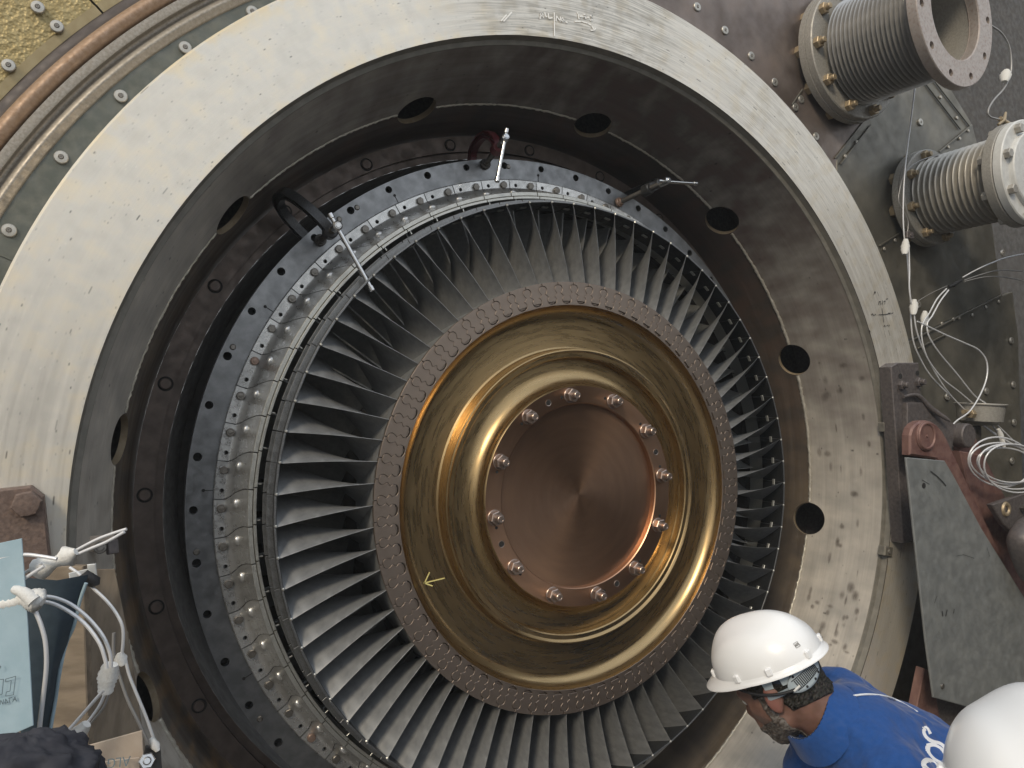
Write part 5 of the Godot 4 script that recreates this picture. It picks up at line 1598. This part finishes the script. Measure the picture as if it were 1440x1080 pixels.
func hard_hat(parent: Node3D, xf: Transform3D, detailed: bool):
	# local: y up through the crown, +z forward (peak), +x the wearer's left
	var hat := Node3D.new(); hat.name = "hard_hat"; hat.transform = xf
	parent.add_child(hat, true)
	var b := MB.new()
	var dome := func(u, v):
		var a: float = u * TAU                             # 0 = front
		var e: float = v * PI / 2.0
		var ce := pow(cos(e), 0.80); var se := pow(sin(e), 0.92)
		var fx: float = 0.116 * (1.0 + 0.035 * (1.0 - v)); var fz: float = 0.142 * (1.0 + 0.03 * (1.0 - v))
		var p := Vector3(sin(a) * ce * fx, se * 0.122, cos(a) * ce * fz)
		# raised centre rib and the two shallow side channels of the shell
		var rib := exp(-pow(p.x / 0.026, 2.0)) * smoothstep(0.25, 0.6, v)
		p.y += 0.006 * rib
		var crown := smoothstep(0.045, 0.075, p.y) * exp(-pow((absf(p.x) - 0.055) / 0.022, 2.0))
		p.y -= 0.004 * crown
		return p
	b.grid(64, 24, dome, func(p): return p)
	# inside of the shell
	b.grid(48, 12, func(u, v): return dome.call(u, v) * 0.965 - Vector3(0, 0.001, 0), func(p): return -p)
	# brim: a short lip that grows into the peak at the front
	var lip := func(u, v):
		var a: float = u * TAU
		var c := cos(a)
		var ext := 0.006 + 0.034 * pow(maxf(c, 0.0), 2.2) + 0.008 * pow(maxf(-c, 0.0), 4.0)
		var q: Vector3 = dome.call(u, 0.0)
		var o := Vector3(q.x, 0, q.z).normalized()
		var path := [[0.0, 0.008], [0.35, 0.0015], [1.0, -0.004 - 0.012 * maxf(c, 0.0)], [1.0, -0.007 - 0.012 * maxf(c, 0.0)], [0.3, -0.003], [-0.25, -0.0015]]
		var f: float = v * (path.size() - 1)
		var i := mini(int(f), path.size() - 2)
		var w: Vector2 = Vector2(path[i][0], path[i][1]).lerp(Vector2(path[i + 1][0], path[i + 1][1]), f - i)
		return q + o * ext * w.x + Vector3(0, w.y, 0)
	b.grid(64, 10, lip, func(p): return Vector3(p.x, 0.03, p.z))
	# accessory slots and the rear drip lip
	for a in [0.42, 1.35, 1.95, 2.75, 3.55, 4.3, 4.95, 5.85]:
		var q: Vector3 = dome.call(a / TAU, 0.02)
		var o := Vector3(q.x, 0, q.z).normalized()
		b.xf = Transform3D(Basis(Vector3.UP.cross(o), Vector3.UP, o), q + o * 0.001 + Vector3(0, 0.009, 0))
		b.box(Vector3.ZERO, Vector3(0.017, 0.020, 0.010), 0.003)
	b.xf = Transform3D.IDENTITY
	obj("shell", b.mesh(M.helmet_white), hat)
	# suspension: a dark head band under the shell
	b = MB.new()
	b.grid(48, 4, func(u, v):
		var a: float = u * TAU
		var back_ := pow(maxf(-cos(a), 0.0), 1.5)
		return Vector3(sin(a) * 0.094, lerpf(0.018, -0.014 - 0.055 * back_, v), cos(a) * 0.114 - 0.004), func(p): return p)
	obj("head_band", b.mesh(M.band_navy), hat)
	b = MB.new()
	for a in [1.75, 2.15]:
		b.grid(6, 4, func(u, v):
			var aa: float = a + (u - 0.5) * 0.30 * (1.0 - 0.35 * v)
			return Vector3(sin(aa) * 0.0965, lerpf(0.012, -0.034, v), cos(aa) * 0.1165 - 0.004), func(p): return p)
	obj("band_anchor", b.mesh(M.ratchet_grey), hat)
	if not detailed: return
	# ratchet: an oval grey plate at the nape with a ribbed slider, on the wearer's rear left
	b = MB.new()
	var on := func(a: float, y: float, out: float): return Vector3(sin(a) * (0.097 + out), y, cos(a) * (0.118 + out) - 0.004)
	var ac := 2.62; var yc := -0.032
	b.grid(28, 6, func(u, v):
		var t: float = u * TAU; var r: float = minf(v * 1.2, 1.0)
		var q := Vector2(cos(t) * 0.056, sin(t) * 0.027).rotated(0.24) * r
		return on.call(ac + q.x / 0.11, yc + q.y, 0.006 if v < 0.84 else 0.001), func(p): return p)
	obj("ratchet_plate", b.mesh(M.ratchet_grey), hat)
	b = MB.new()
	for i in 15:
		var f := -0.034 + 0.068 * i / 14.0
		var c := Vector2(f, 0.0).rotated(0.24); var h := Vector2(0.0, 0.0105).rotated(0.24)
		b.tube([on.call(ac + (c.x + h.x) / 0.11, yc + c.y + h.y, 0.0068), on.call(ac + (c.x - h.x) / 0.11, yc + c.y - h.y, 0.0068)], 0.0013, 6)
	for sgn in [-1.0, 1.0]:
		var l := []
		for i in 9:
			var c := Vector2(-0.040 + 0.010 * i, 0.0125 * sgn).rotated(0.24)
			l.append(on.call(ac + c.x / 0.11, yc + c.y, 0.0064))
		b.tube(l, 0.0010, 6)
	for q in [[-0.030, 0.019], [-0.005, 0.021], [0.020, 0.019], [-0.018, -0.019], [0.012, -0.021], [0.032, -0.017]]:
		var c := Vector2(q[0], q[1]).rotated(0.24)
		b.xf = facing(on.call(ac + c.x / 0.11, yc + c.y, 0.0058), on.call(ac + c.x / 0.11, 0.0, 0.0))
		b.cyl(0.0032, 0.0, 0.0012, 10)
	b.xf = Transform3D.IDENTITY
	obj("ratchet_ribs", b.mesh(M.strap_black), hat)
	b = MB.new()
	var arm := []
	for i in 8: arm.append(on.call(ac - 0.45 - 0.075 * i, yc - 0.014 - 0.001 * i, 0.003))
	for i in 7:
		var p: Vector3 = arm[i]; var q: Vector3 = arm[i + 1]
		b.quad(p + Vector3(0, 0.006, 0), q + Vector3(0, 0.006, 0), q - Vector3(0, 0.006, 0), p - Vector3(0, 0.006, 0), p, q, q, p)
	obj("ratchet_arm", b.mesh(M.ratchet_grey), hat)
	# coiled chin strap on the wearer's left, with its white hook
	b = MB.new()
	var cs := []
	for i in 19:
		var f := i / 18.0
		cs.append(on.call(lerpf(0.95, 2.25, f), lerpf(-0.014, -0.052, sin(f * PI * 0.5)) + 0.004 * f, 0.009))
	var path := curve(cs, 6)
	var rr := []
	for i in path.size(): rr.append(0.0042 if i % 2 else 0.0032)
	b.tube(path, rr, 8)
	obj("chin_cord", b.mesh(M.strap_black), hat)
	b = MB.new()
	b.tube(curve([on.call(0.88, 0.004, 0.006), on.call(0.92, -0.014, 0.010), on.call(1.02, -0.018, 0.012), on.call(1.04, -0.006, 0.011)], 5), 0.0034, 8)
	b.tube([on.call(2.20, -0.050, 0.010), on.call(2.36, -0.044, 0.010)], 0.0036, 8)
	obj("cord_hook", b.mesh(M.pale_paint), hat)
	# the maker's mark: a small dark outlined tab with letters
	b = MB.new()
	var mk := func(list):
		var l := []
		for i in range(0, list.size(), 2):
			var q: Vector3 = dome.call((2.66 - list[i] * 0.050) / TAU, 0.21 + list[i + 1] * 0.030)
			l.append(q * 1.006)
		b.tube(l, 0.00055, 5)
	mk.call([-1, -1, 1, -1, 1, 1, -1, 1, -1, -1]); mk.call([-0.7, -0.5, -0.7, 0.5, -0.45, 0, -0.2, 0.5, -0.2, -0.5]); mk.call([0.3, 0.5, 0.0, 0.4, 0.3, -0.2, 0.0, -0.5]); mk.call([0.45, -0.5, 0.6, 0.5, 0.8, -0.5])
	obj("maker_mark", b.mesh(M.marker_black), hat)

func head_bones() -> Array:
	# local: x = wearer's left, y = up, z = forward; origin between the ears
	var I := Basis.IDENTITY
	return [
		[Vector3(0, 0.035, -0.008), Vector3(0.077, 0.100, 0.098), I],
		[Vector3(0, -0.025, 0.040), Vector3(0.062, 0.080, 0.058), I],
		[Vector3(0, -0.088, 0.066), Vector3(0, -0.060, 0.060), 0.030, 0.036],
		[Vector3(0.048, -0.065, 0.018), Vector3(0.018, -0.098, 0.074), 0.024, 0.018],
		[Vector3(-0.048, -0.065, 0.018), Vector3(-0.018, -0.098, 0.074), 0.024, 0.018],
		[Vector3(0.036, -0.022, 0.068), Vector3(0.050, -0.028, 0.040), 0.020, 0.020],
		[Vector3(-0.036, -0.022, 0.068), Vector3(-0.050, -0.028, 0.040), 0.020, 0.020],
		[Vector3(0, 0.008, 0.096), Vector3(0, -0.030, 0.116), 0.009, 0.013],
		[Vector3(0.012, -0.036, 0.104), Vector3(-0.012, -0.036, 0.104), 0.009, 0.009],
		[Vector3(0.040, 0.022, 0.082), Vector3(-0.040, 0.022, 0.082), 0.013, 0.013],
		[Vector3(0.020, -0.060, 0.098), Vector3(-0.020, -0.060, 0.098), 0.008, 0.008],
		[Vector3(0.016, -0.070, 0.096), Vector3(-0.016, -0.070, 0.096), 0.008, 0.008],
	]

func people():
	# the man bent towards the blades: head frame from the way his hat is tipped in the view
	var hf := (RT * -0.60 + UP * -0.64 + FW * 0.62).normalized()
	var hu0 := (RT * -0.30 + UP * 0.92 + FW * 0.05)
	var hu := (hu0 - hf * hu0.dot(hf)).normalized()
	var hl := hu.cross(hf).normalized()
	var hb := Basis(hl, hu, hf)
	var ho := pd(1098, 958, 1.72)
	build_man("person", "man in white hard hat and blue shirt, grey beard, bent towards the lower blades", ho, hb, true)
	var f2 := (RT * 0.30 + UP * -0.22 + FW * 0.92).normalized()
	var u0 := UP * 1.0 - RT * 0.12
	var u2 := (u0 - f2 * u0.dot(f2)).normalized()
	build_man("person", "man of whom only the white hard hat shows, in the bottom right corner", pd(1498, 1194, 0.83), Basis(u2.cross(f2).normalized(), u2, f2), false)

func build_man(called: String, label: String, ho: Vector3, hb: Basis, detailed: bool):
	var t := thing(called, label, "person", ho)
	var floor_y := -1.75 - ho.y
	# body points relative to the head origin
	var nape := hb * Vector3(0, -0.075, -0.040)
	var back_dir: Vector3 = (RT * 0.84 - UP * 0.50 + FW * 0.06).normalized() if detailed else (RT * 0.25 - UP * 0.95 - FW * 0.1).normalized()
	var c7 := nape + (back_dir * 0.70 - hb.y * 0.3).normalized() * 0.085
	var chest := c7 + back_dir * 0.20
	var hips := c7 + back_dir * 0.50
	var across := (hb.x + UP * (0.42 if detailed else 0.0)).normalized()
	across = (across - back_dir * across.dot(back_dir)).normalized()
	var belly := back_dir.cross(across).normalized()
	if belly.dot(hb.z) < 0.0: belly = -belly
	chest += belly * 0.035; hips += belly * 0.05
	var shl := c7 + back_dir * 0.065 + across * 0.175 + belly * 0.03
	var shr := c7 + back_dir * 0.065 - across * 0.175 + belly * 0.03
	var down := Vector3.DOWN
	var ell := shl + (down * 0.8 + belly * 0.3 + across * 0.15).normalized() * 0.29
	var elr := shr + (down * 0.8 + belly * 0.35 - across * 0.15).normalized() * 0.29
	var wrl := ell + (belly * 0.7 + down * 0.6 - across * 0.1).normalized() * 0.25
	var wrr := elr + (belly * 0.7 + down * 0.6 + across * 0.1).normalized() * 0.25
	var hipl := hips + across * 0.09 + down * 0.02; var hipr := hips - across * 0.09 + down * 0.02
	var kl := Vector3(hipl.x, lerpf(hipl.y, floor_y, 0.5), hipl.z) + belly * 0.03; var kr := Vector3(hipr.x, lerpf(hipr.y, floor_y, 0.5), hipr.z) + belly * 0.02
	var al := Vector3(hipl.x, floor_y + 0.09, hipl.z); var ar := Vector3(hipr.x, floor_y + 0.09, hipr.z)
	var hd := head_bones()
	var bones := []
	for q in hd:
		if q.size() == 4: bones.append([hb * q[0], hb * q[1], q[2], q[3]])
		else: bones.append([hb * q[0], q[1], hb])
	bones.append([hb * Vector3(0, -0.050, -0.030), c7 + belly * 0.010, 0.060, 0.068])
	bones.append([c7, chest, 0.075, 0.12])
	var ears := []
	var eye := hb.x
	for s in [1.0, -1.0]:
		ears.append([hb * Vector3(0.080 * s, -0.004, -0.010), Vector3(0.010, 0.033, 0.020), hb * Basis(Vector3.UP, 0.45 * s) * Basis(Vector3.RIGHT, -0.2)])
		ears.append([hb * Vector3(0.076 * s, -0.030, -0.004), Vector3(0.009, 0.012, 0.010), hb])
	var f_head := func(p: Vector3):
		var d := field(p, bones, 0.022)
		var e := field(p, ears, 0.006)
		var h := clampf(0.5 + 0.5 * (d - e) / 0.008, 0.0, 1.0)
		d = lerpf(d, e, h) - 0.008 * h * (1.0 - h)
		# eye sockets and the mouth line
		for s in [1.0, -1.0]:
			var q: float = p.distance_to(hb * Vector3(0.032 * s, 0.004, 0.104)) - 0.013
			d = maxf(d, -q)
		return d
	var inv := hb.transposed()
	var hn := FastNoiseLite.new(); hn.seed = 3; hn.frequency = 120.0; hn.fractal_octaves = 3
	var skin_col := func(p: Vector3):
		var l: Vector3 = inv * p
		var c := Color(0.13, 0.068, 0.050).lerp(Color(0.20, 0.108, 0.082), clampf(0.5 + hn.get_noise_3dv(p * 0.25), 0.0, 1.0))
		var ear := smoothstep(0.078, 0.088, absf(l.x)) * smoothstep(0.05, 0.03, absf(l.y))
		c = c.lerp(Color(0.22, 0.098, 0.075), ear)
		c = c.lerp(Color(0.10, 0.06, 0.045), 0.8 * smoothstep(-0.045, -0.07, l.y) * smoothstep(0.035, 0.06, l.z) * (0.6 + 0.5 * hn.get_noise_3dv(p)))
		return c
	var lo := Vector3(1e3, 1e3, 1e3); var hi := -lo
	for x in [-0.12, 0.12]:
		for y in [-0.16, 0.15]:
			for z in [-0.13, 0.145]:
				var q: Vector3 = hb * Vector3(x, y, z)
				lo = lo.min(q); hi = hi.max(q)
	lo = lo.min(c7 - Vector3.ONE * 0.09); hi = hi.max(c7 + Vector3.ONE * 0.09)
	# the whole body in one mesh: fine head and neck, then the trunk, arms and legs
	var body := nets(f_head, lo, hi, 0.0052 if detailed else 0.009, skin_col)
	var rest := [[chest, hips, 0.12, 0.12], [shl, ell, 0.050, 0.042], [ell, wrl, 0.040, 0.028], [shr, elr, 0.050, 0.042], [elr, wrr, 0.040, 0.028], [hipl, kl, 0.085, 0.055], [kl, al, 0.050, 0.040], [hipr, kr, 0.085, 0.055], [kr, ar, 0.050, 0.040],
		[al + Vector3(0, -0.05, 0), al + belly * 0.16 + Vector3(0, -0.06, 0), 0.040, 0.032], [ar + Vector3(0, -0.05, 0), ar + belly * 0.16 + Vector3(0, -0.06, 0), 0.040, 0.032]]
	for w in [[wrl, ell, 1.0], [wrr, elr, -1.0]]:
		var fd: Vector3 = (w[0] - w[1]).normalized()
		var sd := fd.cross(belly).normalized()
		var pn := sd.cross(fd).normalized()
		rest.append([w[0], w[0] + fd * 0.085, 0.028, 0.030])
		for k in 4:
			var r0: Vector3 = w[0] + fd * 0.080 + sd * (k - 1.5) * 0.020
			var l: float = [0.075, 0.085, 0.080, 0.062][k]
			var m1 := r0 + fd * l * 0.5
			rest.append([r0, m1, 0.0095, 0.0088]); rest.append([m1, m1 + (fd * 0.8 - pn * 0.6).normalized() * l * 0.5, 0.0088, 0.0075])
		var th0: Vector3 = w[0] + fd * 0.03 + sd * 0.028 * w[2]
		rest.append([th0, th0 + (fd * 0.7 + sd * 0.7 * w[2]).normalized() * 0.06, 0.012, 0.009])
	var rlo := Vector3(1e3, 1e3, 1e3); var rhi := -rlo
	for q in rest:
		for e in 2:
			var rr := Vector3.ONE * (maxf(q[2], q[3]) + 0.03)
			rlo = rlo.min(q[e] - rr); rhi = rhi.max(q[e] + rr)
	var lower := nets(func(p): return field(p, rest, 0.02), rlo, rhi, 0.016, skin_col)
	body.v.append_array(lower.v); body.n.append_array(lower.n); body.uv.append_array(lower.uv); body.col.append_array(lower.col)
	obj("body", body.mesh(M.skin), t)
	# eyes
	if detailed:
		for s in [1.0, -1.0]:
			var eb := MB.new()
			eb.xf = Transform3D(hb, hb * Vector3(0.032 * s, 0.003, 0.088))
			eb.grid(12, 8, func(u, v): return Vector3(sin(u * TAU) * cos((v - 0.5) * PI), sin((v - 0.5) * PI), cos(u * TAU) * cos((v - 0.5) * PI)) * 0.0115, func(p): return p)
			obj("eye", eb.mesh(M.pale_paint), t)
	# hair: back of the head and a short grey beard, standing a little off the skin
	var hair_n := FastNoiseLite.new(); hair_n.seed = 9; hair_n.frequency = 150.0; hair_n.fractal_octaves = 2
	var f_hair := func(p: Vector3):
		var l: Vector3 = inv * p
		var d := field(p, bones, 0.022) - 0.0060 - 0.0022 * hair_n.get_noise_3d(p.x * 2.0, p.y * 0.5, p.z * 2.0) * 2.0
		var back_r := maxf(l.z + 0.016 - 0.3 * (l.y + 0.03), -0.066 - l.y + 0.25 * absf(l.x))
		var side := maxf(maxf(l.z - 0.05, 0.005 - l.y), 0.02)
		return maxf(d, minf(back_r, maxf(l.z - 0.045, -l.y + 0.006)))
	var f_beard := func(p: Vector3):
		var l: Vector3 = inv * p
		var d := field(p, bones, 0.022) - 0.0024 - 0.0016 * hair_n.get_noise_3d(p.x * 2.0, p.y * 0.6, p.z * 2.0) * 2.0
		var reg := maxf(l.y + 0.046 + 0.25 * absf(l.z - 0.03), 0.006 - l.z)
		var sideb := maxf(maxf(absf(l.z - 0.024) - 0.011, l.y - 0.02), -0.06 - l.y)
		return maxf(d, minf(reg, sideb))
	var cell := 0.0045 if detailed else 0.009
	var hm := nets(f_hair, lo, hi, cell, func(p): return Color(0.010, 0.008, 0.007).lerp(Color(0.038, 0.031, 0.027), clampf(hair_n.get_noise_3d(p.x * 2.0, p.y, p.z * 2.0) * 1.4, 0.0, 1.0)))
	obj("hair", hm.mesh(M.hair), t)
	var bm := nets(f_beard, lo, hi, cell, func(p): return Color(0.055, 0.042, 0.035).lerp(Color(0.17, 0.155, 0.14), clampf(0.35 + hair_n.get_noise_3d(p.x * 2.0, p.y, p.z * 2.0) * 1.8, 0.0, 1.0)))
	obj("beard", bm.mesh(M.hair), t)
	hard_hat(t, Transform3D((hb * Basis(Vector3.RIGHT, -0.22)).scaled_local(Vector3.ONE * 0.92), hb * Vector3(0, 0.052, -0.004)), detailed)
	# shirt
	var col_c := c7 - back_dir * 0.012 + belly * 0.020
	var sb := [[c7 + back_dir * 0.055 + across * 0.14, c7 + back_dir * 0.055 - across * 0.14, 0.080, 0.080], [c7 + back_dir * 0.02, chest, 0.098, 0.150], [chest + across * 0.06, hips + across * 0.05, 0.140, 0.145], [chest - across * 0.06, hips - across * 0.05, 0.140, 0.145],
		[shl, shl.lerp(ell, 0.75), 0.078, 0.070], [shr, shr.lerp(elr, 0.75), 0.078, 0.070]]
	var fold := FastNoiseLite.new(); fold.seed = 21; fold.frequency = 5.5; fold.fractal_octaves = 3
	var neck_ax := (hb * Vector3(0, -0.05, -0.03) - c7).normalized()
	var f_shirt := func(p: Vector3):
		var d := field(p, sb, 0.05) - 0.014 * fold.get_noise_3d(p.x * 1.0, p.y * 2.2, p.z * 1.0) - 0.004 * fold.get_noise_3d(p.x * 4.0, p.y * 4.0, p.z * 4.0)
		# open neck
		var nd := (p - c7) - neck_ax * (p - c7).dot(neck_ax)
		var hgt := (p - c7).dot(neck_ax)
		d = maxf(d, -maxf(nd.length() - 0.070, 0.035 - hgt))
		return d
	var slo := Vector3(1e3, 1e3, 1e3); var shi := -slo
	for q in sb:
		for e in 2:
			var rr := Vector3.ONE * (maxf(q[2], q[3]) + 0.04)
			slo = slo.min(q[e] - rr); shi = shi.max(q[e] + rr)
	var shirt := obj("shirt", nets(f_shirt, slo, shi, 0.012 if detailed else 0.02).mesh(M.shirt_blue), t)
	if detailed:
		# collar: a folded band round the neck
		var cb := MB.new()
		var e1 := across; var e2 := neck_ax.cross(e1).normalized()
		cb.grid(40, 8, func(u, v):
			var a: float = u * TAU
			var prof := [[0.071, -0.010], [0.072, 0.012], [0.072, 0.030], [0.075, 0.037], [0.080, 0.032], [0.087, 0.010], [0.098, -0.014], [0.102, -0.022]]
			var f: float = v * 7.0
			var i := mini(int(f), 6)
			var w: Vector2 = Vector2(prof[i][0], prof[i][1]).lerp(Vector2(prof[i + 1][0], prof[i + 1][1]), f - i)
			return col_c + (e1 * cos(a) * 1.05 + e2 * sin(a)) * w.x * 0.96 + neck_ax * (w.y + 0.052 + 0.003 * sin(a * 3.0)), func(p): return (p - col_c))
		obj("collar", cb.mesh(M.shirt_blue), shirt)
		# piping and lettering lie on the cloth
		var cast := func(x: float, y: float):
			var d := FW + RT * ((x - 720.0) / FOC) - UP * ((y - 540.0) / FOC)
			d = d.normalized()
			var dist := 1.2
			for i in 60:
				var s: float = f_shirt.call(CAM + d * dist - ho)
				if s < 0.0008: return CAM + d * (dist - 0.0015) - ho
				dist += s * 0.6
				if dist > 2.6: break
			return null
		var line := func(list: Array, w: float):
			var pts := []
			for i in range(0, list.size(), 2):
				var q = cast.call(list[i], list[i + 1])
				if q != null: pts.append(q)
			if pts.size() > 1:
				var b := MB.new()
				b.tube(curve(pts, 4), w, 6)
				return b
			return null
		for l in [[[1198, 979, 1210, 977, 1225, 976.5, 1245, 979, 1262, 985, 1276, 993, 1290, 1001], 0.0024]]:
			var b = line.call(l[0], l[1])
			if b != null: obj("piping", b.mesh(M.piping_white), shirt)
		# the letters P O C, slanting up the back
		for l in [[[1307, 1031, 1302, 1024, 1298, 1028, 1302, 1037, 1311, 1043, 1321, 1046, 1328, 1051, 1330, 1056, 1326, 1056]], [[1305, 1049, 1312, 1048, 1322, 1053, 1331, 1063, 1331, 1072, 1325, 1074, 1313, 1068, 1305, 1058, 1305, 1049]], [[1318, 1092, 1302, 1080, 1299, 1073, 1304, 1069, 1312, 1072, 1318, 1080, 1318, 1088]]]:
			var pts := []
			for i in range(0, l[0].size(), 2):
				var q = cast.call(l[0][i], l[0][i + 1])
				if q != null: pts.append(q)
			var b := MB.new()
			if pts.size() > 1: b.ribbon(curve(pts, 4), (CAM - ho - pts[0]).normalized(), 0.0092)
			if pts.size() > 1: obj("lettering", b.mesh(M.piping_white), shirt)
	# trousers and boots
	var tb := [[hips + across * 0.07, hips - across * 0.07, 0.135, 0.135], [hipl, kl, 0.110, 0.080], [kl, al, 0.078, 0.066], [hipr, kr, 0.110, 0.080], [kr, ar, 0.078, 0.066]]
	var tlo := Vector3(1e3, 1e3, 1e3); var thi := -tlo
	for q in tb:
		for e in 2:
			var rr := Vector3.ONE * (maxf(q[2], q[3]) + 0.04)
			tlo = tlo.min(q[e] - rr); thi = thi.max(q[e] + rr)
	obj("trousers", nets(func(p): return field(p, tb, 0.04), tlo, thi, 0.022).mesh(M.trouser_navy), t)
